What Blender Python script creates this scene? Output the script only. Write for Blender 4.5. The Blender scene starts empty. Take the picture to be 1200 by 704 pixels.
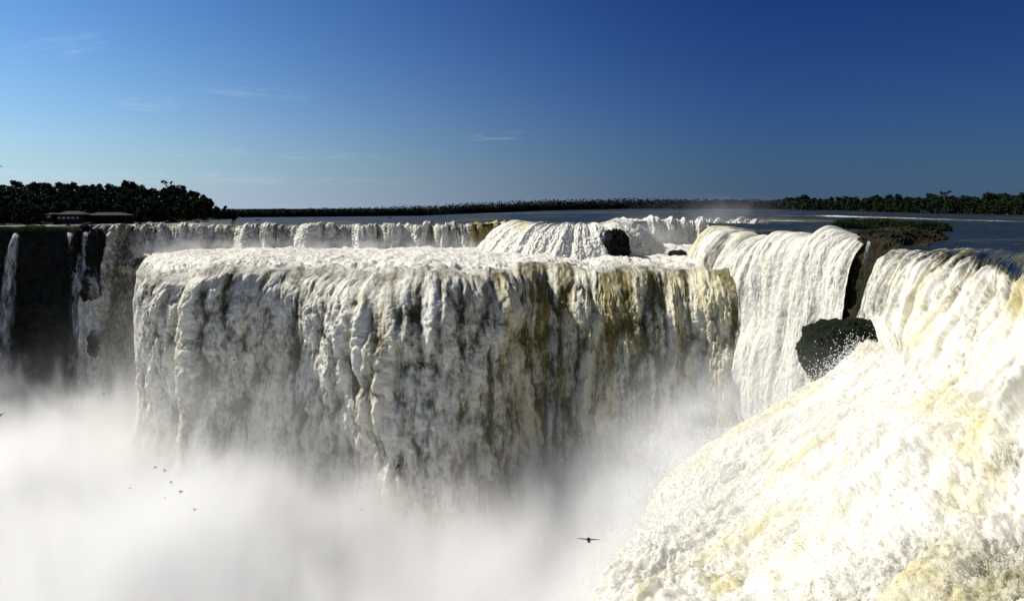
import bpy, math, random
import numpy as np
from mathutils import Vector

# ------------------------------------------------------------------ camera
F, HOR, CZ = 942.0, 243.0, 4.5          # focal length in 1200-px units, horizon row, eye height over the upper river
sc = bpy.context.scene
COL = sc.collection
cam = bpy.data.objects.new('camera', bpy.data.cameras.new('camera'))
COL.objects.link(cam)
cam.location = (0, 0, CZ)
cam.rotation_euler = (math.radians(90), 0, 0)
cam.data.sensor_width = 36.0
cam.data.lens = F / 1200 * 36.0
cam.data.shift_y = -(352 - HOR) / 1200
cam.data.clip_start = 0.5
cam.data.clip_end = 30000
sc.camera = cam

# ------------------------------------------------------------------ light
SUN_AZ, SUN_EL = math.radians(-66), math.radians(43)     # azimuth from +Y towards +X
sunvec = Vector((math.sin(SUN_AZ) * math.cos(SUN_EL), math.cos(SUN_AZ) * math.cos(SUN_EL), math.sin(SUN_EL)))
sun = bpy.data.objects.new('sun', bpy.data.lights.new('sun', 'SUN'))
COL.objects.link(sun)
sun.data.energy = 5.0
sun.data.angle = math.radians(0.5)
sun.data.color = (1.0, 0.94, 0.82)
sun.rotation_euler = sunvec.to_track_quat('Z', 'Y').to_euler()

world = bpy.data.worlds.new('World')
sc.world = world
world.use_nodes = True
wt = world.node_tree
wt.nodes.clear()
SKY_STRENGTH = 0.06
SKY_LEFT, SKY_RIGHT = (1.0, 1.45, 1.75), (0.17, 0.40, 0.88)
HZ_LEFT, HZ_RIGHT = (0.42, 0.52, 0.66), (0.05, 0.085, 0.15)


class NT:
    """small helper for node trees"""
    def __init__(s, tree):
        s.t = tree

    def n(s, kind, ins=None, **props):
        nd = s.t.nodes.new(kind)
        for k, v in props.items():
            setattr(nd, k, v)
        for k, v in (ins or {}).items():
            sock = nd.inputs[k]
            if hasattr(v, 'is_linked') or isinstance(v, bpy.types.NodeSocket):
                s.t.links.new(v, sock)
            else:
                sock.default_value = v
        return nd

    def m(s, op, a, b=None, c=None, clamp=False):
        nd = s.t.nodes.new('ShaderNodeMath')
        nd.operation = op
        nd.use_clamp = clamp
        for i, v in enumerate((a, b, c)):
            if v is None:
                continue
            if isinstance(v, bpy.types.NodeSocket):
                s.t.links.new(v, nd.inputs[i])
            else:
                nd.inputs[i].default_value = v
        return nd.outputs[0]

    def mix(s, fac, a, b):
        nd = s.t.nodes.new('ShaderNodeMix')
        nd.data_type = 'RGBA'
        for i, v in ((0, fac), (6, a), (7, b)):
            if isinstance(v, bpy.types.NodeSocket):
                s.t.links.new(v, nd.inputs[i])
            else:
                nd.inputs[i].default_value = v if i == 0 else (*v, 1.0)[:4]
        return nd.outputs[2]

    def ramp(s, x, lo, hi, smooth=True):
        nd = s.t.nodes.new('ShaderNodeMapRange')
        nd.interpolation_type = 'SMOOTHSTEP' if smooth else 'LINEAR'
        s.t.links.new(x, nd.inputs[0])
        nd.inputs[1].default_value, nd.inputs[2].default_value = lo, hi
        return nd.outputs[0]


w = NT(wt)
sky = w.n('ShaderNodeTexSky', sky_type='NISHITA', sun_disc=False, sun_elevation=SUN_EL, sun_rotation=SUN_AZ,
          altitude=200.0, air_density=1.0, dust_density=0.6, ozone_density=3.0)
low = w.n('ShaderNodeVectorMath', {0: sky.outputs[0], 1: (SKY_STRENGTH,) * 3}, operation='MULTIPLY')
gam = w.n('ShaderNodeGamma', {0: low.outputs[0], 1: 1.5})
hsv = w.n('ShaderNodeHueSaturation', {0: 0.5, 1: 1.0, 2: 1.0, 4: gam.outputs[0]})
# thin cirrus wisps low over the left of the view
tc = w.n('ShaderNodeTexCoord')
sep = w.n('ShaderNodeSeparateXYZ', {0: tc.outputs['Generated']})
az = w.m('ARCTAN2', sep.outputs[0], sep.outputs[1])
el = w.m('ARCSINE', sep.outputs[2])
# the air is clearer and darker away from the sun; a pale blue-grey band sits on the horizon
away = w.m('SUBTRACT', 1.0, w.ramp(az, -0.75, 0.35))
grade = w.mix(away, SKY_RIGHT, SKY_LEFT)
hz = w.m('POWER', w.m('SUBTRACT', 1.0, w.m('ABSOLUTE', el), clamp=True), 11.0)
hzc = w.mix(away, HZ_RIGHT, HZ_LEFT)
graded = w.n('ShaderNodeVectorMath', {0: hsv.outputs[0], 1: grade}, operation='MULTIPLY')
graded = w.mix(w.m('MULTIPLY', hz, 0.85), graded.outputs[0], hzc)


def wisp(az0, el0, ra, re, slope, seed):
    da = w.m('SUBTRACT', az, az0)
    de = w.m('SUBTRACT', w.m('SUBTRACT', el, el0), w.m('MULTIPLY', da, slope))
    q = w.m('ADD', w.m('POWER', w.m('ABSOLUTE', w.m('DIVIDE', da, ra)), 2.0),
            w.m('POWER', w.m('ABSOLUTE', w.m('DIVIDE', de, re)), 2.0))
    mask = w.m('SUBTRACT', 1.0, q, clamp=True)
    cv = w.n('ShaderNodeCombineXYZ', {0: w.m('MULTIPLY', da, 26.0), 1: w.m('MULTIPLY', de, 170.0), 2: float(seed)})
    ns = w.n('ShaderNodeTexNoise', {'Vector': cv.outputs[0], 'Scale': 1.0, 'Detail': 5.0, 'Roughness': 0.6, 'Distortion': 0.6})
    return w.m('MULTIPLY', mask, w.ramp(ns.outputs[0], 0.4, 0.75))


wisps = None
for args in ((-0.51, 0.172, 0.06, 0.016, 0.28, 1), (-0.42, 0.117, 0.045, 0.011, 0.05, 2), (-0.36, 0.063, 0.06, 0.007, 0.02, 3),
             (-0.22, 0.062, 0.08, 0.006, 0.0, 4), (-0.02, 0.088, 0.05, 0.007, 0.05, 5), (-0.31, 0.135, 0.08, 0.008, -0.02, 6),
             (-0.42, 0.034, 0.30, 0.009, -0.01, 7)):
    v = wisp(*args)
    wisps = v if wisps is None else w.m('ADD', wisps, v)
skyc = w.mix(w.m('MULTIPLY', wisps, 0.17, clamp=True), graded, (0.55, 0.66, 0.80))
back_up = w.n('ShaderNodeVectorMath', {0: skyc, 1: (1 / SKY_STRENGTH,) * 3}, operation='MULTIPLY')
bg = w.n('ShaderNodeBackground', {0: back_up.outputs[0], 1: SKY_STRENGTH})
w.n('ShaderNodeOutputWorld', {0: bg.outputs[0]})

sc.view_settings.view_transform = 'Standard'
sc.view_settings.look = 'None'
sc.view_settings.exposure = 0.45
sc.view_settings.gamma = 1
sc.render.engine = 'CYCLES'
cy = sc.cycles
cy.use_denoising = True
cy.denoiser = 'OPENIMAGEDENOISE'
cy.max_bounces = 8
cy.diffuse_bounces = 3
cy.glossy_bounces = 2
cy.transmission_bounces = 2
cy.transparent_max_bounces = 8
cy.volume_bounces = 4
cy.volume_max_steps = 256
cy.volume_step_rate = 1.0
cy.sample_clamp_indirect = 8
cy.use_adaptive_sampling = True
cy.adaptive_threshold = 0.035


# ------------------------------------------------------------------ numeric helpers
def P(px, py, Y):
    return np.array([(px - 600) * Y / F, Y, CZ - (py - HOR) * Y / F], float)


_r = np.random.RandomState(7)
PERM = _r.permutation(512)
PERM = np.concatenate([PERM, PERM, PERM])
GR = _r.normal(size=(512, 3))
GR /= np.linalg.norm(GR, axis=1)[:, None]
GR = GR.astype(np.float32)


def perlin(x, y, z):
    x, y, z = (np.asarray(a, np.float32) for a in np.broadcast_arrays(x, y, z))
    xi, yi, zi = np.floor(x).astype(np.int64), np.floor(y).astype(np.int64), np.floor(z).astype(np.int64)
    xf, yf, zf = x - xi, y - yi, z - zi
    u, v, t = (a * a * a * (a * (a * 6 - 15) + 10) for a in (xf, yf, zf))
    xi, yi, zi = xi & 511, yi & 511, zi & 511

    def g(i, j, k):
        h = PERM[(PERM[(PERM[(xi + i) & 511] + yi + j) & 511] + zi + k) & 511] & 511
        G = GR[h]
        return G[..., 0] * (xf - i) + G[..., 1] * (yf - j) + G[..., 2] * (zf - k)
    a = g(0, 0, 0) * (1 - u) + g(1, 0, 0) * u
    b = g(0, 1, 0) * (1 - u) + g(1, 1, 0) * u
    c = g(0, 0, 1) * (1 - u) + g(1, 0, 1) * u
    d = g(0, 1, 1) * (1 - u) + g(1, 1, 1) * u
    return 1.5 * ((a * (1 - v) + b * v) * (1 - t) + (c * (1 - v) + d * v) * t)


def fbm(x, y, z, octs=4, gain=0.5, billow=False):
    s, a, n = 0.0, 1.0, 0.0
    for i in range(octs):
        k = 2.03 ** i
        v = perlin(x * k + 17.3 * i, y * k - 9.1 * i, z * k + 5.7 * i)
        if billow:
            v = 2 * np.sqrt(v * v + 0.0025) - 0.6
        s = s + a * v
        n += a
        a *= gain
    return s / n


def puffs(x, y, seed=0, octs=3, gain=0.5, lac=2.1):
    """heaped rounded lumps (cells), about -1..1"""
    s, a, n = 0.0, 1.0, 0.0
    for o in range(octs):
        k = lac ** o
        px_, py_ = x * k + 13.7 * o + seed, y * k + 7.9 * o
        xi, yi = np.floor(px_).astype(np.int64), np.floor(py_).astype(np.int64)
        best = np.full(px_.shape, 9.0)
        for i in (-1, 0, 1):
            for j in (-1, 0, 1):
                h = PERM[(PERM[(xi + i) & 511] + yi + j) & 511]
                jx, jy = (PERM[h] / 512.0), (PERM[h + 257] / 512.0)
                rr = 0.75 + 0.5 * PERM[h + 101] / 512.0
                d = ((xi + i + jx - px_) ** 2 + (yi + j + jy - py_) ** 2) * rr
                best = np.minimum(best, d)
        s = s + a * (1 - 2.0 * np.minimum(best, 1.2))
        n += a
        a *= gain
    return s / n


def sstep(a, b, x):
    t = np.clip((x - a) / (b - a), 0, 1)
    return t * t * (3 - 2 * t)


def crom(ctrl, t):
    """Catmull-Rom along axis 0, t in [0, n-1]"""
    n = len(ctrl)
    i = np.clip(np.floor(t).astype(int), 0, n - 2)
    f = (t - i).reshape((-1,) + (1,) * (ctrl.ndim - 1))
    p1, p2 = ctrl[i], ctrl[i + 1]
    p0 = np.where((i > 0).reshape(f.shape), ctrl[np.clip(i - 1, 0, n - 1)], 2 * p1 - p2)
    p3 = np.where((i < n - 2).reshape(f.shape), ctrl[np.clip(i + 2, 0, n - 1)], 2 * p2 - p1)
    return 0.5 * (2 * p1 + (p2 - p0) * f + (2 * p0 - 5 * p1 + 4 * p2 - p3) * f ** 2 + (3 * p1 - p0 - 3 * p2 + p3) * f ** 3)


def net(ctrl, nr, ncol, tr=None, tc_=None):
    """dense surface from a control net (rows, cols, 3)"""
    ctrl = np.asarray(ctrl, float)
    tr = np.linspace(0, ctrl.shape[0] - 1, nr) if tr is None else tr
    tc_ = np.linspace(0, ctrl.shape[1] - 1, ncol) if tc_ is None else tc_
    a = crom(ctrl, tr)
    return crom(a.swapaxes(0, 1), tc_).swapaxes(0, 1)


def normals(S):
    du = np.gradient(S, axis=1)
    dv = np.gradient(S, axis=0)
    n = np.cross(du, dv)
    return n / (np.linalg.norm(n, axis=2, keepdims=True) + 1e-9)


def grid_mesh(name, S, mat, cols=None, smooth=True, flow=None):
    nr, nc = S.shape[:2]
    idx = np.arange(nr * nc).reshape(nr, nc)
    q = np.stack([idx[:-1, :-1], idx[:-1, 1:], idx[1:, 1:], idx[1:, :-1]], -1).reshape(-1, 4)
    me = raw_mesh(name, S.reshape(-1, 3), q, mat, cols, smooth)
    if flow is not None:
        at = me.attributes.new('flow', 'FLOAT_VECTOR', 'POINT')
        c = np.zeros((nr * nc, 3), np.float32)
        for i, ch in enumerate(flow):
            c[:, i] = np.broadcast_to(ch, (nr, nc)).reshape(-1)
        at.data.foreach_set('vector', c.ravel())
    return me


def raw_mesh(name, V, Q, mat, cols=None, smooth=True):
    me = bpy.data.meshes.new(name)
    Q = np.asarray(Q)
    k = Q.shape[1]
    me.vertices.add(len(V))
    me.vertices.foreach_set('co', np.ascontiguousarray(V, np.float32).ravel())
    me.loops.add(Q.size)
    me.loops.foreach_set('vertex_index', Q.ravel().astype(np.int32))
    me.polygons.add(len(Q))
    me.polygons.foreach_set('loop_start', np.arange(0, Q.size, k, dtype=np.int32))
    me.polygons.foreach_set('loop_total', np.full(len(Q), k, np.int32))
    me.update(calc_edges=True)
    me.polygons.foreach_set('use_smooth', np.full(len(Q), smooth))
    if cols is not None:
        at = me.color_attributes.new('mixes', 'FLOAT_COLOR', 'POINT')
        c = np.zeros((len(V), 4), np.float32)
        c[:, 3] = 1
        for i, ch in enumerate(cols):
            c[:, i] = np.asarray(ch).reshape(-1)
        at.data.foreach_set('color', c.ravel())
    me.materials.append(mat)
    me.validate()
    return me


def link(name, me, parent=None, **props):
    o = bpy.data.objects.new(name, me)
    COL.objects.link(o)
    if parent:
        o.parent = parent
    for k, v in props.items():
        o[k] = v
    return o


# ------------------------------------------------------------------ materials
def new_mat(name):
    m = bpy.data.materials.new(name)
    m.use_nodes = True
    m.node_tree.nodes.clear()
    return m, NT(m.node_tree)


def water_mat(name, fine=1.0, bump=0.12, stretch=(1.0, 0.28), wave=0.6, deep=(0.010, 0.020, 0.022), flow=True,
              thin=(0.085, 0.080, 0.040), white=(0.80, 0.78, 0.70), clumps=0.8, lo=0.30, hi=0.85, rough=0.18):
    """attribute mixes: R aerated foam, G olive silt; the rest is dark glossy river water.
    flow holds metres across and metres along the current."""
    m, t = new_mat(name)
    at = t.n('ShaderNodeAttribute', attribute_name='mixes')
    sp = t.n('ShaderNodeSeparateColor', {0: at.outputs[0]})
    tcn = t.n('ShaderNodeTexCoord')
    if flow:
        fl = t.n('ShaderNodeAttribute', attribute_name='flow')
        vec = t.n('ShaderNodeMapping', {0: fl.outputs['Vector'], 3: (stretch[0], stretch[1], 1.0)}).outputs[0]
        vec2 = t.n('ShaderNodeMapping', {0: fl.outputs['Vector'], 3: (1.0, 0.7, 1.0)}).outputs[0]
    else:
        vec = t.n('ShaderNodeMapping', {0: tcn.outputs['Object'], 3: (stretch[0], stretch[1], 1.0)}).outputs[0]
        vec2 = vec
    n1 = t.n('ShaderNodeTexNoise', {'Vector': vec, 'Scale': 1.5 * fine, 'Detail': 8.0, 'Roughness': 0.74, 'Distortion': 0.6})
    n5 = t.n('ShaderNodeTexNoise', {'Vector': vec2, 'Scale': 0.9 * fine, 'Detail': 9.0, 'Roughness': 0.76, 'Distortion': 0.5})
    n2 = t.n('ShaderNodeTexNoise', {'Vector': vec2, 'Scale': 0.30 * fine, 'Detail': 5.0, 'Roughness': 0.6})
    nz = t.m('ADD', t.m('MULTIPLY', t.m('SUBTRACT', n1.outputs[0], 0.5), 1.7), t.m('MULTIPLY', t.m('SUBTRACT', n5.outputs[0], 0.5), 1.7 * clumps))
    lvl = t.m('ADD', sp.outputs[0], nz)
    fm = t.ramp(lvl, -0.45, 0.05)
    airy = t.ramp(lvl, lo, hi)
    ol = t.m('ADD', sp.outputs[1], t.m('MULTIPLY', t.m('SUBTRACT', n2.outputs[0], 0.5), 0.9))
    ol = t.ramp(ol, 0.20, 0.95)
    white_c = t.mix(ol, white, (0.66, 0.595, 0.33))
    thin_c = t.mix(ol, thin, (0.17, 0.135, 0.03))
    foamc = t.mix(airy, thin_c, white_c)
    n3 = t.n('ShaderNodeTexNoise', {'Vector': vec2, 'Scale': 3.2 * fine, 'Detail': 6.0, 'Roughness': 0.75})
    hgt = t.m('ADD', t.m('MULTIPLY', n3.outputs[0], 1.0), t.m('MULTIPLY', n5.outputs[0], 2.2))
    bmp = t.n('ShaderNodeBump', {'Strength': 1.0, 'Distance': bump, 'Height': hgt})
    dif = t.n('ShaderNodeBsdfPrincipled', {'Base Color': foamc, 'Roughness': 0.55, 'Normal': bmp.outputs[0]})
    dif.inputs['Specular IOR Level'].default_value = 0.25
    tr = t.n('ShaderNodeBsdfTranslucent', {0: foamc, 1: bmp.outputs[0]})
    foam = t.n('ShaderNodeMixShader', {0: 0.16, 1: dif.outputs[0], 2: tr.outputs[0]})
    n4 = t.n('ShaderNodeTexNoise', {'Vector': vec2, 'Scale': 0.9 * fine, 'Detail': 5.0, 'Roughness': 0.6})
    bm2 = t.n('ShaderNodeBump', {'Strength': 1.0, 'Distance': wave, 'Height': n4.outputs[0]})
    wcol = t.mix(sp.outputs[1], deep, (0.16, 0.14, 0.03))
    wat = t.n('ShaderNodeBsdfPrincipled', {'Base Color': wcol, 'Roughness': rough, 'IOR': 1.30, 'Normal': bm2.outputs[0]})
    mx = t.n('ShaderNodeMixShader', {0: fm, 1: wat.outputs[0], 2: foam.outputs[0]})
    t.n('ShaderNodeOutputMaterial', {0: mx.outputs[0]})
    return m


def veil_mat(name):
    """thin airy fall: half see-through strands"""
    m, t = new_mat(name)
    fl = t.n('ShaderNodeAttribute', attribute_name='flow')
    mp = t.n('ShaderNodeMapping', {0: fl.outputs['Vector'], 3: (1.0, 0.12, 1.0)})
    n1 = t.n('ShaderNodeTexNoise', {'Vector': mp.outputs[0], 'Scale': 2.2, 'Detail': 7.0, 'Roughness': 0.7, 'Distortion': 0.4})
    at = t.n('ShaderNodeAttribute', attribute_name='mixes')
    sp = t.n('ShaderNodeSeparateColor', {0: at.outputs[0]})
    a = t.ramp(t.m('ADD', sp.outputs[0], t.m('SUBTRACT', n1.outputs[0], 0.5)), 0.15, 0.85)
    d = t.n('ShaderNodeBsdfDiffuse', {0: (0.62, 0.64, 0.65, 1)})
    tr = t.n('ShaderNodeBsdfTransparent')
    mx = t.n('ShaderNodeMixShader', {0: a, 1: tr.outputs[0], 2: d.outputs[0]})
    t.n('ShaderNodeOutputMaterial', {0: mx.outputs[0]})
    return m


def rock_mat(name, c1, c2, moss, mossy=0.5, scale=0.6):
    m, t = new_mat(name)
    tcn = t.n('ShaderNodeTexCoord')
    n1 = t.n('ShaderNodeTexNoise', {'Vector': tcn.outputs['Object'], 'Scale': scale, 'Detail': 8.0, 'Roughness': 0.65})
    n2 = t.n('ShaderNodeTexNoise', {'Vector': tcn.outputs['Object'], 'Scale': scale * 3.1, 'Detail': 6.0, 'Roughness': 0.7})
    c = t.mix(t.ramp(n1.outputs[0], 0.38, 0.62), c1, c2)
    c = t.mix(t.ramp(n2.outputs[0], 0.62 - mossy * 0.3, 0.72 - mossy * 0.2), c, moss)
    b = t.n('ShaderNodeBump', {'Strength': 1.0, 'Distance': 0.35, 'Height': n2.outputs[0]})
    p = t.n('ShaderNodeBsdfPrincipled', {'Base Color': c, 'Roughness': 0.85, 'Normal': b.outputs[0]})
    p.inputs['Specular IOR Level'].default_value = 0.06
    t.n('ShaderNodeOutputMaterial', {0: p.outputs[0]})
    return m


def flat_mat(name, c, c2=None, rough=0.9, scale=1.0, trans=0.0, spec=0.1):
    m, t = new_mat(name)
    tcn = t.n('ShaderNodeTexCoord')
    n1 = t.n('ShaderNodeTexNoise', {'Vector': tcn.outputs['Object'], 'Scale': scale, 'Detail': 4.0, 'Roughness': 0.6})
    cc = t.mix(t.ramp(n1.outputs[0], 0.35, 0.65), c, c2 or c)
    p = t.n('ShaderNodeBsdfPrincipled', {'Base Color': cc, 'Roughness': rough})
    p.inputs['Specular IOR Level'].default_value = spec
    out = p
    if trans:
        tr = t.n('ShaderNodeBsdfTranslucent', {0: cc})
        out = t.n('ShaderNodeMixShader', {0: trans, 1: p.outputs[0], 2: tr.outputs[0]})
    t.n('ShaderNodeOutputMaterial', {0: out.outputs[0]})
    return m


M_curtain = water_mat('falling_water', 1.0, 0.12, lo=0.05, hi=1.0)
M_bright = water_mat('bright_falling_water', 1.0, 0.12, lo=-0.05, hi=0.80, thin=(0.13, 0.13, 0.10))
M_back = water_mat('stepped_water', 1.4, 0.08, stretch=(1, 0.35), lo=-0.05, hi=0.90)
M_torrent = water_mat('torrent_water', 1.7, 0.05, stretch=(1, 0.7), wave=0.2, lo=-0.10, hi=0.75, thin=(0.15, 0.145, 0.085))
M_river = water_mat('river_water', 0.55, 0.08, (0.5, 1.0), wave=0.9, flow=False, deep=(0.010, 0.018, 0.020), rough=0.34)
M_veil = veil_mat('veil_of_water')
M_basalt = rock_mat('wet_basalt', (0.005, 0.005, 0.006), (0.014, 0.014, 0.014), (0.007, 0.012, 0.006), 0.45)
M_brown = rock_mat('brown_basalt', (0.016, 0.013, 0.010), (0.050, 0.030, 0.019), (0.012, 0.018, 0.007), 0.7)
M_moss = rock_mat('mossy_rock', (0.008, 0.008, 0.007), (0.014, 0.015, 0.009), (0.010, 0.019, 0.007), 0.7)
M_soil = flat_mat('forest_floor', (0.012, 0.014, 0.009), (0.020, 0.020, 0.013), scale=0.05)
M_leafs = [flat_mat('foliage_%s' % nm, a, b, scale=0.5, trans=0.08) for nm, a, b in (
    ('dark', (0.010, 0.020, 0.010), (0.018, 0.032, 0.014)),
    ('mid', (0.014, 0.027, 0.012), (0.024, 0.040, 0.016)),
    ('dry', (0.030, 0.036, 0.018), (0.045, 0.052, 0.024)))]
M_far = flat_mat('far_foliage', (0.010, 0.018, 0.012), (0.016, 0.026, 0.016), scale=0.02)
M_bark = flat_mat('bark', (0.10, 0.085, 0.07), (0.16, 0.14, 0.12), scale=2.0)
M_grass = flat_mat('grass', (0.012, 0.024, 0.007), (0.024, 0.038, 0.010), scale=0.4, trans=0.15)
M_bird = flat_mat('black_feathers', (0.012, 0.012, 0.013), (0.03, 0.028, 0.026), scale=8.0, rough=0.6)
M_plaster = flat_mat('plaster', (0.022, 0.021, 0.02), (0.035, 0.033, 0.03), scale=0.6)
M_roof = flat_mat('roof_sheet', (0.03, 0.03, 0.028), (0.045, 0.042, 0.038), scale=0.5)
M_white = flat_mat('lit_window_white', (0.8, 0.8, 0.78), scale=1.0, trans=0.3)  # white colour stands in for the light in the window openings
M_dark = flat_mat('dark_opening', (0.015, 0.015, 0.015))
M_tin = flat_mat('pale_wood', (0.25, 0.2, 0.15), (0.3, 0.25, 0.2), scale=2.0)
M_drop = flat_mat('water_drops', (0.85, 0.86, 0.86), rough=0.3, trans=0.3, spec=0.5)


def amp_fade(shape, top, bottom, side=None):
    """0 at the first/last rows so sheets tuck into each other"""
    nr, nc = shape
    r = np.linspace(0, 1, nr)[:, None] * np.ones((1, nc))
    return sstep(0, top, r) * (1 - sstep(1 - bottom, 1, r)) if bottom else sstep(0, top, r)


# ------------------------------------------------------------------ river (upper level)
lipx = np.array([-1400, -200, 60, 125, 200, 400, 550, 585, 600, 640, 700, 738, 745, 800, 826, 834, 860, 900, 950, 1000, 1040, 1062, 1085, 1120, 1165, 1215, 1300, 1430, 2400.])
lipY = np.array([215, 208, 206, 204, 210, 212, 212, 211, 206, 193, 187, 196, 222, 226, 224, 172, 153, 139, 129, 122, 112, 97, 97, 93, 85, 75, 61, 49, 40.])
lipz = np.array([-1.5, -1.2, -0.95, -0.7, -0.3, -0.1, 0.1, 0.3, 0.5, 0.75, 0.75, 0.7, 0.8, 0.6, 0.5, 0.1, 0.0, 0.0, 0.0, 0.05, 0.0, -0.5, -0.45, -0.2, 0.1, 0.15, 0.2, 0.2, 0.2])
bkx = np.array([-1400, 0, 150, 262, 272, 276, 400, 500, 540, 640, 740, 900, 970, 1080, 1200, 2400.])
bkY = np.array([300, 320, 345, 400, 420, 1200, 1200, 1200, 1150, 1150, 1100, 900, 760, 640, 560, 420.])
bky = np.array([268, 264, 262, 257.5, 256.5, 255, 254, 253, 251, 247, 245, 245, 247, 250.6, 252.6, 258.])


def river_z(px, Y):
    Yl, zl = np.interp(px, lipx, lipY), np.interp(px, lipx, lipz)
    Yb, yb = np.interp(px, bkx, bkY), np.interp(px, bkx, bky)
    zb = CZ - (yb - HOR) * Yb / F
    return zl + (zb - zl) * np.clip((Y - Yl) / (Yb - Yl), 0, 1)


def build_river():
    px = np.concatenate([np.linspace(-1400, -60, 60), np.linspace(-50, 1250, 1300), np.linspace(1260, 2400, 80)])
    t = np.linspace(0, 1, 420) ** 1.3
    Yl, Yb = np.interp(px, lipx, lipY), np.interp(px, bkx, bkY) * 1.03
    Y = Yl[None] * (Yb / Yl)[None] ** t[:, None]
    PX = np.broadcast_to(px, Y.shape)
    X = (PX - 600) * Y / F
    Z = river_z(PX, Y)
    k = 1 - sstep(0, 0.04, t)[:, None]
    ch = fbm(X * 0.35, Y * 0.2, 0 * X, 4, 0.6)
    Z = Z + ch * 0.30 - k * 0.05 + 0.25 * fbm(X * 0.08, Y * 0.05, 0 * X + 2, 3, billow=True) * (Y < 450)
    # rapids: broken white lines across the stream
    py = HOR + (CZ - Z) * F / Y
    foam = -0.50 + 0.12 * (PX < 600) + 0.85 * fbm(X * 0.035, Y * 0.016, 0 * X + 6, 5, 0.6)
    wob = fbm(X * 0.012, Y * 0.006, 0 * X + 3, 3) * 1.6
    def band(y0, y1, x0, x1, w_, a):
        yy = np.interp(PX, [x0, x1], [y0, y1]) + wob
        brk = sstep(-0.35, 0.25, fbm(X * 0.05, Y * 0.03, 0 * X + y0, 4, 0.6))
        return (0.25 + 0.75 * brk) * a * np.exp(-((py - yy) / w_) ** 2) * sstep(x0 - 20, x0 + 30, PX) * (1 - sstep(x1 - 20, x1 + 40, PX))
    foam = foam + band(253, 261, 950, 1260, 0.75, 1.17)
    foam = foam + band(257, 259, 850, 960, 1.3, 1.15) + band(253.5, 254, 900, 1010, 0.5, 1.00)
    foam = foam + band(266, 263, -60, 130, 1.3, 0.52) + band(263, 262, 100, 260, 2.0, 0.85)
    foam = foam + band(269, 272, 880, 960, 1.0, 0.85) + band(250.5, 248, 560, 820, 0.5, 0.77)
    # broken crests as the water nears an edge
    near = np.exp(-((Y - Yl[None]) / 9.0))
    foam = foam + near * 0.75 * (PX > 125) * (PX < 830)
    foam = foam + near ** 2 * 0.5 * (PX >= 830) * (PX < 1040)
    foam = foam + 0.22 * (PX < 560) * fbm(X * 0.06, Y * 0.04, 0 * X, 3) + 0.12 * (PX < 560) * (Y < 420)
    olive = 0.25 * (PX > 560) * (PX < 840) * near
    me = grid_mesh('river', np.stack([X, Y, Z], -1), M_river, [foam, olive])
    link('river', me, kind='structure')


build_river()

# ground of the far banks, reaching past the horizon
def build_ground():
    px = np.linspace(-1400, 2400, 500)
    Yb, yb = np.interp(px, bkx, bkY), np.interp(px, bkx, bky)
    rows = []
    for j, (k, rise) in enumerate(((0.985, -1.5), (1.0, 0.25), (1.05, 0.9), (1.3, 1.5), (2.2, 2.0), (6, 1.0), (22, 0))):
        Y = Yb * k
        z = CZ - (yb - HOR) * Yb / F + rise
        if k > 1.3:
            Y = 1500 * k / 2.2 + 0 * Y
            z = 0 * Y + (-3 if k < 20 else -25)
        rows.append(np.stack([(px - 600) * Y / F, Y, z], -1))
    # the bed behind the falls keeps the river solid from the side
    me = grid_mesh('ground', np.array(rows), M_soil)
    link('ground', me, kind='structure')


build_ground()


# ------------------------------------------------------------------ falls
def lerp_rows(cols):
    """cols: list of streamlines (rows of px,py,Y) -> control net rows x cols x 3"""
    a = np.array([[P(*p) for p in c] for c in cols], float)
    return a.swapaxes(0, 1)


def curtain_disp(S, N, col_amp, bil_amp, fine_amp, fade, scale=1.0, vs=0.50, seed=4.0):
    """vertical strands + cauliflower lumps, stretched along the fall"""
    X, Y, Z = S[..., 0], S[..., 1], S[..., 2]
    g = np.cumsum(np.concatenate([[0], np.linalg.norm(np.diff(S[S.shape[0] // 2, :, :2], axis=0), axis=1)]))
    A = np.broadcast_to(g, X.shape)
    wob = fbm(A * 0.05, Z * 0.04, 0 * Z + seed, 2) * 3.0
    w2 = fbm(A * 0.35, Z * 0.25, 0 * Z + 5 + seed, 3) * 1.1
    strands = fbm((A + wob) * 0.17 * scale, Z * 0.022, 0 * Z + 11 + seed, 3, 0.55)
    big = fbm((A + wob) * 0.09 * scale, Z * 0.075, 0 * Z + 41 + seed, 2)
    lumps = puffs((A + wob * .6 + w2) * 0.34 * scale, (Z + w2 * 1.5) * 0.34 * scale * vs, seed=seed, octs=4, gain=0.52)
    fine = fbm(A * 1.6 * scale, Z * 1.2 * scale, Y * 0.3 + seed, 3, 0.6)
    d = (strands * col_amp + big * col_amp * 0.5 + lumps * bil_amp * (0.75 + 0.8 * big) + fine * fine_amp) * fade
    return S + N * d[..., None], strands, lumps, fine, A


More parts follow.
